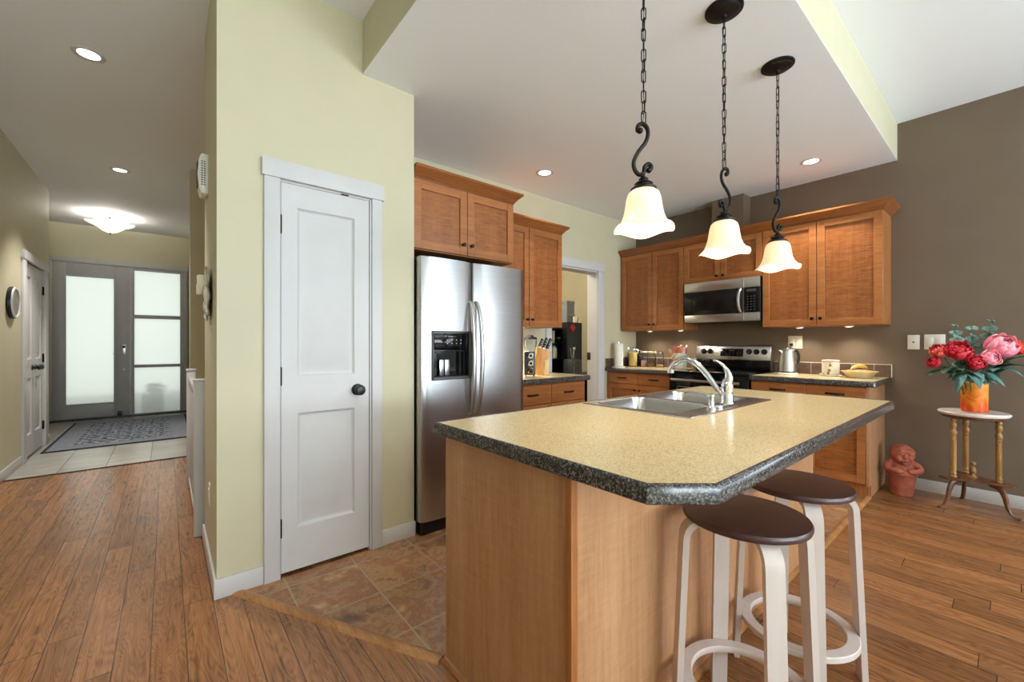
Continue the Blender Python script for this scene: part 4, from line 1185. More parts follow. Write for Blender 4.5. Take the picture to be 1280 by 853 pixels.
for lab, dx, dy, tx, ty, hh in (('wooden spoon leaning left in the crock', -.040, .02, .05, -.42, .20), ('tall wooden spoon upright in the middle of the crock', .004, -.012, -.06, .02, .23)):
    mb1 = MB().tube([(0, 0, 0), (0, 0, hh - .03)], [.005, .006], 8)
    mb2 = MB().sphere((0, 0, hh), .026, 14, (.9, .28, 1.35))
    utensil('wooden_spoon', lab, 'spoon', dx, dy, hh, tx, ty, [('handle', mb1, woodsp), ('bowl', mb2, woodsp)])
mb1 = MB().tube([(0, 0, 0), (0, 0, .17)], [.005, .006], 8); mb2 = MB().box(-.020, .020, -.004, .004, .16, .235, .004)
utensil('spatula', 'pink spatula in the crock, right of the scissors', 'spatula', .016, -.02, 0, -.06, .10, [('handle', mb1, M['birch']), ('blade', mb2, pinkp)])
mb1 = MB().tube([(0, 0, 0), (0, 0, .17), (0, 0, .235)], [.005, .006, .008], 8); mb2 = MB().lathe([(.004, .235), (.009, .238), (.009, .256), (.004, .262)], (0, 0, 0), 10)
utensil('ladle', 'white-tipped dark red utensil handle at the right of the crock', 'utensil', .034, -.024, 0, -.05, .16, [('handle', mb1, pm('dark_red', S(120, 30, 34), S(100, 24, 28), 30, .4)), ('tip', mb2, M['white_plastic'])])

kt = thing('electric_kettle', 'brushed steel electric kettle with black loop handle on white base, right of the range', 'kettle', (4.545, 1.375, CB), VR)
MB().lathe([(.088, 0), (.092, .004), (.092, .012), (.078, .018), (.02, .019)], (0, 0, 0), 32).build('power_base', M['white_plastic'], kt)
MB().lathe([(.070, .019), (.080, .022), (.080, .030)], (0, 0, 0), 36, cap=False).build('foot', M['black_plastic'], kt)
MB().lathe([(.080, .030), (.079, .07), (.073, .14), (.065, .205), (.063, .222), (.058, .226)], (0, 0, 0), 36, cap=False).build('body', M['steel_v'], kt)
MB().lathe([(.060, .224), (.056, .232), (.03, .240), (.012, .244), (.012, .252), (.004, .254)], (0, 0, 0), 32).build('lid', M['steel_v'], kt)
MB().ringface([[Vector((-.058, -.020, .200)), Vector((-.058, .020, .200)), Vector((-.058, .016, .226)), Vector((-.058, -.016, .226))], [Vector((-.084, -.007, .222)), Vector((-.084, .007, .222)), Vector((-.088, .006, .232)), Vector((-.088, -.006, .232))]]).build('spout', M['steel_v'], kt)
hp = catmull([(.052, 0, .222), (.085, 0, .228), (.112, 0, .205), (.120, 0, .160), (.110, 0, .105), (.082, 0, .082)], 5)
MB().tube(hp, .0125, 10).build('handle', M['black_plastic'], kt)

m, t, b = nt('floral_canister_glaze')
tc = node(t, 'ShaderNodeTexCoord')
v = node(t, 'ShaderNodeTexVoronoi', i_Scale=22.0); lk(t, tc, 'Object', v, 0)
r = ramp(t, [(.16, S(112, 100, 58)), (.24, S(168, 128, 70)), (.34, S(226, 220, 202)), (.6, S(232, 228, 214))]); lk(t, v, 0, r, 0); lk(t, r, 0, b, 'Base Color'); b.inputs['Roughness'].default_value = .25
cn = thing('canister', 'round cream canister with floral pattern and pale lid beside the pie dish', 'canister', (4.62, 1.055, CB + .0115))
MB().lathe([(.066, 0), (.074, .004), (.076, .02), (.076, .112), (.072, .116), (.004, .116)], (0, 0, 0), 36).build('body', m, cn)
MB().lathe([(.078, .1165), (.080, .120), (.079, .130), (.060, .134), (.004, .135)], (0, 0, 0), 36).build('lid', pm('canister_lid', S(214, 204, 194), S(196, 184, 174), 20, .3), cn)
sc_ = thing('trivet', 'white plate under the floral canister', 'plate', (4.62, 1.055, CB))
MB().lathe([(.060, 0), (.090, .004), (.094, .009), (.090, .011), (.06, .008), (.004, .008)], (0, 0, 0), 36).build('plate', M['white_plastic'], sc_)
MB().sphere((0, .088, .0145), .012, 12, (1.5, .8, .55), Matrix.Rotation(.5, 4, 'Z')).build('spoon_rest_knob', M['white_plastic'], sc_)
pi2 = thing('pie_dish', 'cream ceramic pie dish with fluted rim holding a pie', 'pie dish', (4.545, .838, CB), VR)
wvp = lambda r_, h, a: (r_ * (1 + .015 * (1 if h > .035 else 0) * math.cos(18 * a)), h)
MB().lathe([(.095, 0), (.100, .003), (.128, .046), (.146, .054), (.146, .058), (.126, .054), (.097, .010), (.004, .008)], (0, 0, 0), 72, wave=wvp, cap=False).build('dish', pm('cream_ceramic', S(226, 212, 172), S(206, 182, 132), 7, .3), pi2)
MB().lathe([(.118, .046), (.124, .054), (.110, .062), (.06, .068), (.004, .070)], (0, 0, 0), 36, wave=lambda r_, h, a: (r_ * (1 + .01 * math.cos(11 * a)), h)).build('pie_crust', pm('pie_crust', S(206, 156, 96), S(176, 118, 64), 40, .7, bump=.4), pi2)
bn = thing('banana', 'yellow banana lying across the pie dish', 'fruit', (4.545, .838, CB + .073), VR)
bp_ = bez((-.075, 0, .008), (-.03, .012, .040), (.05, .012, .040), (.085, 0, .006), 14)
MB().tube(bp_, [.006, .011, .015] + [.0175] * 9 + [.014, .009, .005], 8).build('peel', pm('banana_peel', S(238, 206, 96), S(214, 174, 66), 18, .45), bn)
MB().tube([(-.075, 0, .008), (-.088, -.002, .002)], [.006, .005], 8).build('stem', M['walnut'], bn)

for t_, k_ in ((kt, .93), (cn, .86), (sc_, .86), (pi2, .85), (bn, .85)):
    t_.scale = (k_, k_, 1 if t_ is not bn else k_)
# ------------------------------------------------------------------ things on the counter beside the refrigerator
FB = .9125
bl_ = thing('blender', 'clear blender jug with black lid behind the spice rack', 'blender', (2.745, 3.02, FB), VR)
MB().lathe([(.070, 0), (.074, .006), (.066, .09), (.052, .125), (.004, .126)], (0, 0, 0), 28).build('motor_base', M['white_plastic'], bl_)
MB().lathe([(.042, .127), (.048, .14), (.060, .335), (.057, .335), (.045, .142), (.004, .132)], (0, 0, 0), 24, wave=lambda r_, h, a: (r_ * (1 + .03 * math.cos(6 * a)), h), cap=False).build('jug', M['glass'], bl_)
MB().lathe([(.062, .336), (.063, .352), (.05, .360), (.03, .362), (.028, .378), (.004, .380)], (0, 0, 0), 24).build('lid', M['black_plastic'], bl_)
sr = thing('spice_rack', 'upright dark metal spice rack with three round steel lids beside the refrigerator', 'spice rack', (2.535, 2.80, FB), VR)
MB().box(-.050, .050, -.045, .045, .012, .225, .006).box(-.04, -.03, -.04, .04, 0, .014).box(.03, .04, -.04, .04, 0, .014).build('frame', M['grey_plastic'], sr)
for k in range(3):
    z = .052 + k * .068
    lid = MB().lathe([(.028, -.002), (.029, .010), (.024, .014), (.020, .010), (.004, .010)], (.008, -.045, z), 24, '-Y').build('jar_lid', M['chrome'], sr)
    MB().lathe([(.014, .010), (.013, .013), (.003, .013)], (.008, -.045, z), 16, '-Y').build('lid_centre', M['black_plastic'], lid)
kb = thing('knife_block', 'slanted beech knife block on the counter beside the doorway', 'knife block', (2.745, 2.86, FB), VR)
MB().extr([(-.053, 0), (-.065, .13), (-.053, .262), (.084, .222), (.052, .146), (.028, .146), (.012, 0)], 'Y', -.055, .055, .003).build('block', M['knife_block'], kb)
MB().box(.0135, .062, -.055, .055, 0, .144, .003).build('front_block', wood('pale_beech', S(214, 176, 112), S(228, 194, 134), S(238, 208, 152), 'Z', .4), kb)
R3 = Matrix.Rotation(VR, 3, 'Z')
for k, (lx, ly, ln, nm) in enumerate(((-.030, .030, .095, 'knife handle at the back left of the knife block'), (-.026, -.022, .085, 'short knife handle at the front left of the knife block'), (.004, .032, .115, 'knife handle in the middle of the knife block, rear row'), (.008, -.024, .105, 'knife handle in the middle of the knife block, front row'), (.040, .030, .12, 'longest knife handle at the right of the knife block, rear row'), (.044, -.020, .11, 'knife handle at the right of the knife block, front row'))):
    z = .262 - (lx + .053) * .292 + .001
    w_ = R3 @ Vector((lx, ly, 0)) + Vector((2.745, 2.86, FB + z))
    kn = thing('kitchen_knife', nm.replace('knife handle', 'black-handled kitchen knife'), 'knife', tuple(w_), VR, 'kitchen knives in the block')
    kn.rotation_euler = (0, .40, VR)
    MB().box(-.008, .008, -.006, .006, .002, .014, .002).build('bolster', M['chrome'], kn)
    h = MB().box(-.011, .011, -.008, .008, .014, ln, .004).build('handle', M['black_plastic'], kn)
    mb = MB()
    for zz in (.3, .55, .8): mb.cyl((0, -.0088, ln * zz), (0, .0088, ln * zz), .003, n=8)
    mb.build('rivets', M['chrome'], h)

# ------------------------------------------------------------------ laundry room beyond the doorway
DZ = .76
dk = thing('desk', 'black desk in the room beyond the doorway', 'desk', (3.45, 3.66, 0))
MB().box(0, 1.66, 0, .80, DZ - .03, DZ, .003).build('desktop', M['black_wood'], dk)
for x_ in (.0, 1.62):
    MB().box(x_, x_ + .04, .02, .78, .003, DZ - .03, .002).build('side_panel', M['black_wood'], dk)
MB().box(.04, 1.62, .75, .77, .25, DZ - .03).build('back_panel', M['black_wood'], dk)
hu = thing('shelf_hutch', 'black open shelf hutch standing on the desk beyond the doorway', 'shelf', (3.60, 4.11, DZ))
for x0, x1, z0, z1, nm in ((0, .02, 0, .67, 'side_panel'), (1.055, 1.075, 0, .67, 'side_panel'), (0, 1.075, .65, .67, 'top_panel'), (.02, 1.055, .22, .238, 'shelf'), (.02, 1.055, .44, .458, 'shelf')):
    MB().box(x0, x1, 0, .29, z0, z1, .001, 1).build(nm, M['black_wood'], hu)
MB().box(0, 1.075, .29, .30, 0, .67).build('back_panel', M['black_wood'], hu)
tc_ = thing('tall_cabinet', 'narrow black cabinet with red disc, right of the shelf hutch', 'cabinet', (4.33, 4.0, DZ))
MB().box(0, .315, .018, .105, 0, .75, .002, 1).build('carcass', M['black_wood'], tc_)
MB().box(.002, .313, 0, .016, .004, .746, .002, 1).build('door', M['black_wood'], tc_)
MB().lathe([(.052, 0), (.055, .004), (.045, .014), (.02, .018), (.004, .019)], (.105, -.0005, .665), 24, '-Y').build('red_disc', redp, tc_)
gb = pm('grey_card', S(146, 150, 156), S(136, 140, 146), 20, .6)
def gbox(label, loc, sx, sy, sz):
    g = thing('storage_box', label, 'box', loc, 0, 'grey storage boxes on the hutch')
    MB().box(0, sx, 0, sy, 0, sz - .045, .003).build('box', gb, g)
    MB().box(-.004, sx + .004, -.004, sy + .004, sz - .045, sz, .003).build('lid', gb, g)
gbox('lower grey storage box on the hutch beyond the doorway', (4.46, 4.125, DZ + .6705), .165, .27, .215)
gbox('upper grey storage box stacked on the other one', (4.463, 4.128, DZ + .886), .160, .265, .185)
mg = thing('mug', 'small pale mug on the narrow black cabinet', 'mug', (4.57, 4.055, DZ + .7505))
MB().lathe([(.034, 0), (.040, .006), (.042, .09), (.038, .09), (.036, .008), (.004, .008)], (0, 0, 0), 24, cap=False).build('cup', M['ivory'], mg)
MB().tube(bez((.040, 0, .075), (.068, 0, .075), (.068, 0, .025), (.040, 0, .025), 8), .005, 8).build('handle', M['ivory'], mg)
bt = thing('bottle', 'white bottle on the lower hutch shelf beyond the doorway', 'bottle', (4.27, 4.20, DZ + .2385))
MB().lathe([(.040, 0), (.043, .006), (.043, .13), (.030, .16), (.016, .17), (.016, .178), (.004, .178)], (0, 0, 0), 24).build('body', M['white_plastic'], bt)
MB().lathe([(.020, .178), (.020, .198), (.004, .200)], (0, 0, 0), 16).build('cap', M['grey_plastic'], bt)
bw_ = thing('bowl', 'steel bowl on the upper hutch shelf beyond the doorway', 'bowl', (4.37, 4.20, DZ + .4585))
MB().lathe([(.03, 0), (.035, .004), (.068, .05), (.074, .075), (.070, .075), (.062, .05), (.03, .008), (.004, .008)], (0, 0, 0), 28, cap=False).build('bowl', M['chrome'], bw_)
bk_ = thing('binder', 'white binder standing in the upper hutch shelf beside the steel bowl', 'binder', (4.225, 4.16, DZ + .4585))
MB().box(0, .016, 0, .20, 0, .17, .002).build('cover', M['white_plastic'], bk_)
bk_ = thing('book', 'pale book lying on the desk in the hutch', 'book', (4.06, 3.90, DZ + .0005))
MB().box(0, .14, 0, .2, 0, .03, .002).build('cover', M['light_button'], bk_)
dbx = thing('drawer_box', 'small grey desktop drawer box in front of the narrow black cabinet', 'drawer box', (4.105, 3.68, DZ + .0005), 0)
MB().box(0, .17, .01, .18, 0, .235, .003).build('case', M['grey_plastic'], dbx)
for k in range(3):
    d_ = MB().box(.008, .162, -.002, .012, .008 + k * .075, .078 + k * .075, .003).build('drawer', pm('grey_drawer', S(112, 118, 124), S(104, 110, 116), 20, .45), dbx)
    MB().box(.07, .10, -.008, .0, .038 + k * .075, .048 + k * .075, .002).build('pull', M['black_plastic'], d_)
cp_ = thing('pen_cup', 'clear pen cup on the grey drawer box', 'cup', (4.18, 3.77, DZ + .236))
MB().lathe([(.032, 0), (.038, .10), (.036, .10), (.030, .004), (.004, .004)], (0, 0, 0), 20, cap=False).build('cup', M['glass'], cp_)
for lab, dx, tl_, mt in (('pen leaning left in the clear pen cup', -.010, -.16, M['chrome']), ('white-capped brush leaning right in the clear pen cup', .010, .2, M['white_plastic']), ('upright dark pen in the clear pen cup', .002, .02, M['grey_plastic'])):
    pn = thing('pen', lab, 'pen', (4.18 + dx, 3.77, DZ + .241)); pn.rotation_euler = (0, tl_, 0)
    MB().cyl((0, 0, 0), (0, 0, .135), .005, n=8).build('barrel', mt, pn)
    (MB().sphere((0, 0, .145), .018, 12) if 'brush' in lab else MB().cyl((0, 0, .135), (0, 0, .15), .006, n=8)).build('cap', mt, pn)
l = point('laundry_lamp', (2.3, 4.8, 2.85), 75, (1, .93, .82), .12)
cl = thing('laundry_ceiling_lamp', 'round ceiling lamp in the room beyond the doorway', 'ceiling light', (2.3, 4.8, CZ))
MB().lathe([(.15, 0), (.155, -.02), (.14, -.05)], (0, 0, 0), 32, cap=False).lathe([(.14, -.05), (.10, -.085), (.004, -.10)], (0, 0, 0), 32, cap=False).build('diffuser', M['lit_lens'], cl)
# ------------------------------------------------------------------ side table, vase, flowers
TX, TY, TT = 4.515, .187, .715
tb = thing('side_table', 'small round marble-topped table with three turned legs against the brown wall', 'table', (TX, TY, 0))
MB().lathe([(.176, TT - .024), (.182, TT - .018), (.184, TT - .008), (.178, TT), (.004, TT)], (0, 0, 0), 64, cap=True).build('marble_top', M['marble'], tb)
MB().lathe([(.158, TT - .045), (.166, TT - .040), (.168, TT - .0245), (.004, TT - .0245)], (0, 0, 0), 48).build('apron', M['walnut'], tb)
SH = .232
angs = [math.radians(a_) for a_ in (134, 19, 254)]
leg = [(.016, SH), (.024, SH + .004), (.024, SH + .012), (.017, SH + .018), (.024, SH + .028), (.024, SH + .034), (.0185, SH + .042), (.0215, SH + .055), (.0225, .42), (.0215, .50), (.024, .508), (.018, .516), (.024, .524), (.018, .532), (.026, .550), (.027, .565), (.016, .585), (.018, .590), (.027, .612), (.022, .634), (.015, .640), (.024, .648), (.024, .656), (.016, .664), (.016, TT - .0455)]
tri = []
for a_ in angs:
    c = (.128 * math.cos(a_), .128 * math.sin(a_), 0)
    MB().lathe([(r_ * .74, h_) for r_, h_ in leg], c, 24).build('leg', M['turned_wood'], tb)
    rad, tan = Vector((math.cos(a_), math.sin(a_), 0)), Vector((-math.sin(a_), math.cos(a_), 0))
    P = [(Vector((.085, SH - .016)), .034), (Vector((.130, SH - .036)), .032), (Vector((.155, .145)), .026), (Vector((.166, .085)), .020), (Vector((.182, .042)), .016), (Vector((.206, .017)), .013), (Vector((.228, .012)), .010)]
    ctr = catmull([(p.x, p.y, 0) for p, _ in P], 5)
    hw = [P[min(len(P) - 1, i // 5)][1] * (1 - (i % 5) / 5) + P[min(len(P) - 1, i // 5 + 1)][1] * ((i % 5) / 5) for i in range(len(ctr))]
    loops = []
    for i, p in enumerate(ctr):
        d_ = (ctr[min(i + 1, len(ctr) - 1)] - ctr[max(i - 1, 0)]).normalized(); n_ = Vector((-d_.y, d_.x, 0))
        L_ = []
        for k in range(10):
            u = 2 * PI * k / 10
            q = p + n_ * hw[i] * .62 * math.cos(u)
            L_.append(rad * q.x + Vector((0, 0, max(q.y, .001))) + tan * (.012 * math.sin(u)))
        loops.append(L_)
    MB().ringface(loops).build('foot', M['walnut'], tb)
sh = []
for i, a_ in enumerate(angs_ := sorted(angs)):
    for da in (-.16, 0, .16): sh.append((.160 * math.cos(a_ + da), .205 * math.sin(a_ + da)))
    nx = angs_[(i + 1) % 3] + (2 * PI if i == 2 else 0)
    mid = (a_ + nx) / 2
    for da, rr_ in ((-.55, .108), (-.25, .088), (0, .082), (.25, .088), (.55, .108)): sh.append((rr_ * math.cos(mid + da), rr_ * math.sin(mid + da)))
MB().prism(sh, SH - .016, SH, .003).build('shelf', M['walnut'], tb)
MB().lathe([(.024, SH), (.025, SH + .008), (.016, SH + .014), (.011, SH + .030), (.019, SH + .040), (.021, SH + .052), (.015, SH + .070), (.009, SH + .080), (.009, SH + .088), (.016, SH + .100), (.014, SH + .112), (.004, SH + .120)], (0, 0, 0), 24).build('finial', M['turned_wood'], tb)

VX, VY = 4.524, .181
m, t, b = nt('orange_art_glaze')
tc = node(t, 'ShaderNodeTexCoord'); mp = node(t, 'ShaderNodeMapping'); mp.inputs['Scale'].default_value = (1, 1, .55); lk(t, tc, 'Object', mp, 0)
n = node(t, 'ShaderNodeTexNoise', i_Scale=11.0, i_Detail=5.0, i_Distortion=2.0); lk(t, mp, 0, n, 'Vector')
sp_ = node(t, 'ShaderNodeSeparateXYZ'); lk(t, tc, 'Object', sp_, 0)
ma = node(t, 'ShaderNodeMath', operation='MULTIPLY_ADD', i_1=2.2); lk(t, sp_, 2, ma, 0); lk(t, n, 0, ma, 2)
r = ramp(t, [(.40, S(196, 46, 22)), (.58, S(222, 92, 26)), (.78, S(232, 142, 44)), (1.0, S(236, 176, 88))]); lk(t, ma, 0, r, 0)
lk(t, r, 0, b, 'Base Color'); b.inputs['Roughness'].default_value = .16
vs = thing('vase', 'orange and red mottled cylinder vase on the marble table top', 'vase', (VX, VY, TT + .0005))
MB().lathe([(.064, 0), (.069, .004), (.070, .10), (.070, .208), (.0675, .211), (.0655, .205), (.0645, .012), (.004, .010)], (0, 0, 0), 40, cap=False).build('body', m, vs)

def peony(label, c, R, axis, cA, cB, cat='flower', seed=1, lean=(0, 0)):
    rnd = random.Random(seed)
    base = Vector((VX + lean[0], VY + lean[1], TT + .014))
    f_ = thing('peony', label, cat, tuple(base), 0, 'peonies in the vase')
    c = Vector(c) - base
    ax = Vector(axis).normalized()
    q = Vector((0, 0, 1)).rotation_difference(ax).to_matrix()
    mb = MB()
    rings = [(1.0, 150, 68, 10, .42), (.94, 142, 56, 10, .40), (.86, 130, 44, 10, .38), (.76, 120, 34, 9, .38), (.66, 112, 25, 8, .40), (.54, 106, 16, 7, .44), (.40, 102, 8, 6, .5), (.24, 100, 3, 4, .7)]
    for ri, (rf, t0, t1, n_, wd) in enumerate(rings):
        mb.mat(0 if ri % 2 == 0 else 1)
        for k in range(n_):
            az = 2 * PI * (k + .5 * (ri % 2)) / n_ + rnd.uniform(-.15, .15)
            rk = R * rf * rnd.uniform(.88, 1.10); tip = math.radians(t1 + rnd.uniform(-13, 11))
            g = []
            for i in range(6):
                v_ = i / 5; row = []
                th_ = math.radians(t0) * (1 - v_) + tip * v_
                for j in range(5):
                    u_ = (j - 2) / 2
                    wj = wd * (.45 + .75 * math.sin(PI * min(1, .25 + .62 * v_)))
                    rr_ = rk * (1 + .14 * v_ ** 3 - .10 * u_ * u_ + .05 * v_ * math.sin(3.1 * u_ + k * 2.0 + ri))
                    tt = th_ + .10 * u_ * u_ * v_ + .07 * v_ * math.sin(5 * u_ + k)
                    aa = az + u_ * wj / max(.35, math.sin(th_))*.9
                    row.append(mb.bm.verts.new(c + q @ Vector((rr_ * math.sin(tt) * math.cos(aa), rr_ * math.sin(tt) * math.sin(aa), rr_ * math.cos(tt) - R * .12))))
                g.append(row)
            for i in range(5):
                for j in range(4):
                    mb.bm.faces.new((g[i][j], g[i][j + 1], g[i + 1][j + 1], g[i + 1][j]))
    o = mb.build('bloom', [cA, cB], f_, smooth=80)
    md = o.modifiers.new('thick', 'SOLIDIFY'); md.thickness = .0012
    e = c - ax * R * .8
    pts = bez((0, 0, 0), (0, 0, .16), tuple(e - ax * .06), tuple(e + ax * R * .3), 12)
    MB().tube(pts, .0035, 7).build('stem', M['stem'], f_)
M['stem'] = pm('flower_stem', S(70, 96, 52), S(54, 78, 42), 30, .5)
M['leaf'] = pm('peony_leaf', S(52, 86, 58), S(36, 64, 44), 24, .45)
M['leaf_blue'] = pm('blue_green_leaf', S(96, 138, 132), S(64, 106, 98), 20, .45)
M['euc'] = pm('eucalyptus_leaf', S(118, 150, 138), S(84, 118, 106), 24, .5)
rA, rB = pm('red_petal', S(206, 24, 44), S(176, 12, 34), 20, .5), pm('crimson_petal', S(182, 14, 38), S(222, 60, 76), 16, .5)
rC = pm('coral_petal', S(222, 66, 58), S(238, 150, 124), 14, .5)
pA, pB = pm('pink_petal', S(244, 150, 178), S(236, 118, 150), 16, .5), pm('coral_pink_petal', S(246, 158, 156), S(250, 190, 196), 16, .5)
oA = pm('orange_red_petal', S(232, 66, 40), S(214, 44, 30), 18, .5)
peony('large crimson peony left of centre, the biggest red bloom', (4.316, .250, 1.165), .068, (-.62, -.25, .62), rA, rB, seed=1, lean=(-.03, .02))
peony('coral red peony at the far left, behind the large crimson one', (4.325, .350, 1.160), .050, (-.5, .35, .6), rC, rA, seed=2, lean=(-.03, .04))
peony('small red peony bud, lowest at the far left', (4.270, .370, 1.074), .036, (-.6, .35, .35), rA, rA, seed=3, lean=(-.025, .03))
peony('deep red peony low in the middle, above the vase', (4.392, .165, 1.080), .052, (-.75, -.4, .3), rA, rB, seed=4, lean=(-.04, 0))
peony('large pink peony at upper right, the biggest pink bloom', (4.525, .050, 1.200), .080, (-.45, -.5, .65), pA, pB, seed=5, lean=(.0, -.04))
peony('smaller pink peony below the large pink one', (4.420, .098, 1.112), .052, (-.7, -.55, .3), pB, pA, seed=6, lean=(-.015, -.04))
peony('orange red peony at the far right edge behind the large pink one', (4.610, -.028, 1.185), .046, (-.2, -.7, .4), oA, oA, seed=7, lean=(.02, -.035))

def leaf(mb, base, d, ln, wd, up=(0, 0, 1), droop=.3, n=5):
    base, d = Vector(base), Vector(d).normalized()
    s_ = d.cross(Vector(up))
    s_ = s_.normalized() if s_.length > .05 else Vector((1, 0, 0))
    nn = s_.cross(d).normalized(); rows = []
    for i in range(n + 1):
        v_ = i / n
        w_ = wd * math.sin(PI * min(1, (v_ * .93 + .05))) ** .8
        p = base + d * ln * v_ - Vector((0, 0, 1)) * droop * ln * v_ * v_
        rows.append([mb.bm.verts.new(p - s_ * w_ + nn * w_ * .25), mb.bm.verts.new(p), mb.bm.verts.new(p + s_ * w_ + nn * w_ * .25)])
    for a, b_ in zip(rows[:-1], rows[1:]):
        for j in range(2): mb.bm.faces.new((a[j], a[j + 1], b_[j + 1], b_[j]))
def sprig(label, tip, mat, ln, wd, n_, seed, droop=.35, lean=(0, 0)):
    rnd = random.Random(seed)
    base = Vector((VX + lean[0], VY + lean[1], TT + .016))
    f_ = thing('leaf_sprig', label, 'foliage', tuple(base), 0, 'leaf sprigs in the vase')
    T = Vector(tip) - base
    rim = Vector((T.x * .22, T.y * .22, .215))
    pts = bez((0, 0, 0), tuple(rim * .6), tuple(rim + Vector((0, 0, .09))), tuple(T), 14)
    MB().tube(pts, .003, 6).build('stem', M['stem'], f_)
    mb = MB()
    for k in range(n_):
        i = 7 + int(7 * (k + 1) / n_) if k < n_ - 1 else 14
        i = min(i, 14); p = pts[i]; d0 = (pts[min(i, 14)] - pts[i - 1]).normalized()
        side = d0.cross(Vector((0, 0, 1))).normalized() * (1 if k % 2 else -1)
        d = (d0 * .8 + side * (0 if k == n_ - 1 else .75) + Vector((rnd.uniform(-.2, .2), rnd.uniform(-.2, .2), rnd.uniform(-.25, .15)))).normalized()
        leaf(mb, p, d, ln * rnd.uniform(.8, 1.15), wd * rnd.uniform(.85, 1.1), droop=droop)
    o = mb.build('leaves', mat, f_, smooth=80)
    md = o.modifiers.new('thick', 'SOLIDIFY'); md.thickness = .0012
sprig('dark green leaf sprig drooping left below the red blooms', (4.300, .290, 1.040), M['leaf'], .135, .024, 9, 11, lean=(-.030, .02))
sprig('dark leaf sprig at the left, beneath the small red bud', (4.330, .330, 1.020), M['leaf'], .135, .024, 9, 12, lean=(-.02, .035))
sprig('blue green leaf sprig hanging over the front left rim of the vase', (4.330, .215, .995), M['leaf_blue'], .125, .025, 8, 13, .75, lean=(-.045, .01))
sprig('blue green leaf sprig hanging over the front middle of the vase', (4.375, .150, 1.005), M['leaf_blue'], .125, .025, 8, 14, .75, lean=(-.035, -.02))
sprig('blue green leaf sprig reaching right below the pink peonies', (4.445, .055, 1.040), M['leaf_blue'], .125, .025, 8, 15, .45, lean=(-.01, -.045))
sprig('dark green leaf sprig at the right, under the large pink peony', (4.520, .010, 1.060), M['leaf'], .135, .024, 9, 16, lean=(.01, -.045))
sprig('dark leaf sprig at the back right of the bouquet', (4.590, .020, 1.090), M['leaf'], .135, .024, 9, 17, lean=(.02, -.035))
sprig('dark leaf sprig in the centre behind the deep red peony', (4.440, .190, 1.100), M['leaf'], .135, .024, 9, 18, lean=(-.02, 0))
def euc(label, tip, n_, seed, r_=.024, lean=(0, 0)):
    rnd = random.Random(seed)
    base = Vector((VX + lean[0], VY + lean[1], TT + .016))
    f_ = thing('eucalyptus_sprig', label, 'foliage', tuple(base), 0, 'eucalyptus sprigs in the vase')
    T = Vector(tip) - base
    pts = bez((0, 0, 0), (T.x * .1, T.y * .1, .25), (T.x * .75, T.y * .75, T.z * .62), tuple(T), 24)
    MB().tube(pts, .0025, 6).build('stem', M['stem'], f_)
    mb = MB()
    for k in range(n_):
        i = 11 + int(13 * k / (n_ - 1)); p = pts[min(i, 24)]
        for s_ in (0, PI):
            a_ = k * 1.57 + s_ + rnd.uniform(-.4, .4)
            d = Vector((math.cos(a_), math.sin(a_), .55))
            leaf(mb, p, d, r_ * 2.1 * (1.2 - .5 * k / n_), r_ * 1.05 * (1.2 - .5 * k / n_), (-.8, -.4, .5), droop=.1, n=6)
    o = mb.build('leaves', M['euc'], f_, smooth=80)
    md = o.modifiers.new('thick', 'SOLIDIFY'); md.thickness = .001
euc('eucalyptus sprig reaching up at the left of the bouquet', (4.452, .276, 1.335), 11, 21, lean=(-.01, .03))
euc('eucalyptus sprig upright in the middle of the bouquet', (4.560, .195, 1.315), 12, 22, lean=(.02, .01))
euc('tall eucalyptus sprig above the large pink peony', (4.580, .104, 1.365), 11, 23, .028, lean=(.03, -.02))

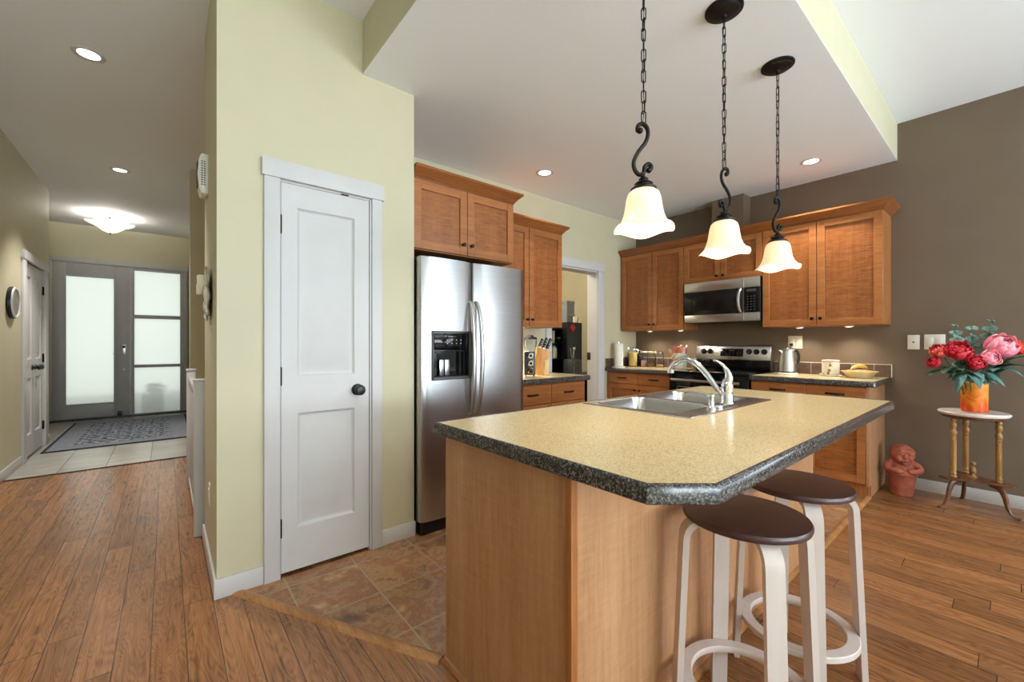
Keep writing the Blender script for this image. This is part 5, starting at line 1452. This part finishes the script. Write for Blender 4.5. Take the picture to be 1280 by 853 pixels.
# ------------------------------------------------------------------ terracotta figure in a pot
fg = thing('terracotta_figure', 'terracotta garden pot with a figure sitting in it, on the floor by the brown wall', 'garden ornament', (4.545, .572, .001), math.radians(-68))
fg.scale = (.82, .82, 1)
MB().lathe([(.078, 0), (.084, .004), (.104, .150), (.106, .155), (.116, .160), (.120, .168), (.121, .198), (.117, .204), (.108, .200), (.100, .165), (.076, .010), (.004, .008)], (0, 0, 0), 48, cap=False).build('pot', M['terracotta'], fg)
mb = MB()
mb.sphere((0, 0, .19), .090, 20, (1.08, .9, .95)).sphere((0, .0, .240), .066, 16, (1.3, .9, .75))
mb.sphere((0, -.018, .315), .082, 28, (1.06, 1.0, .98)).sphere((0, .006, .332), .080, 24, (1.08, 1.0, .86))
for s_ in (-1, 1):
    mb.tube(catmull([(s_ * .070, -.005, .250), (s_ * .112, -.02, .232), (s_ * .122, -.055, .212), (s_ * .095, -.100, .206), (s_ * .045, -.120, .203)], 4), [.030] * 5 + [.026] * 5 + [.022] * 7, 12)
    mb.sphere((s_ * .040, -.118, .203), .024, 10, (1.2, .8, .7))
    mb.sphere((s_ * .084, -.012, .310), .020, 10, (.6, .8, 1.2))
    mb.sphere((s_ * .040, -.082, .296), .024, 12)
    mb.sphere((s_ * .030, -.092, .333), .013, 10, (1.3, .5, .5))
    mb.tube([(s_ * .008, -.096, .349), (s_ * .030, -.092, .356), (s_ * .054, -.078, .346)], [.006, .007, .004], 8)
mb.sphere((0, -.102, .314), .018, 12, (1, .9, 1.15)).sphere((0, -.092, .280), .026, 12, (1.3, .7, .5)).sphere((0, -.082, .262), .022, 10)
mb.tube([(.081 * math.cos(a_), -.030 - .045 * math.sin(a_), .330 + .052 * math.sin(a_)) for a_ in [PI * k / 14 for k in range(15)]], .012, 8)
o = mb.build('figure', M['terracotta'], fg)
md = o.modifiers.new('remesh', 'REMESH'); md.mode = 'VOXEL'; md.voxel_size = .0045
md2 = o.modifiers.new('smooth', 'SMOOTH'); md2.factor = .5; md2.iterations = 3
apply_mods(o); o.data.shade_smooth()
dc = pm('dark_clay', S(92, 46, 34), S(74, 36, 28), 20, .8)
for s_ in (-1, 1):
    MB().sphere((s_ * .030, -.0975, .3335), .006, 8, (1.4, .5, .6)).build('eye', dc, fg)
MB().sphere((0, -.109, .2805), .005, 8, (3.6, .5, .7)).build('mouth', dc, fg)
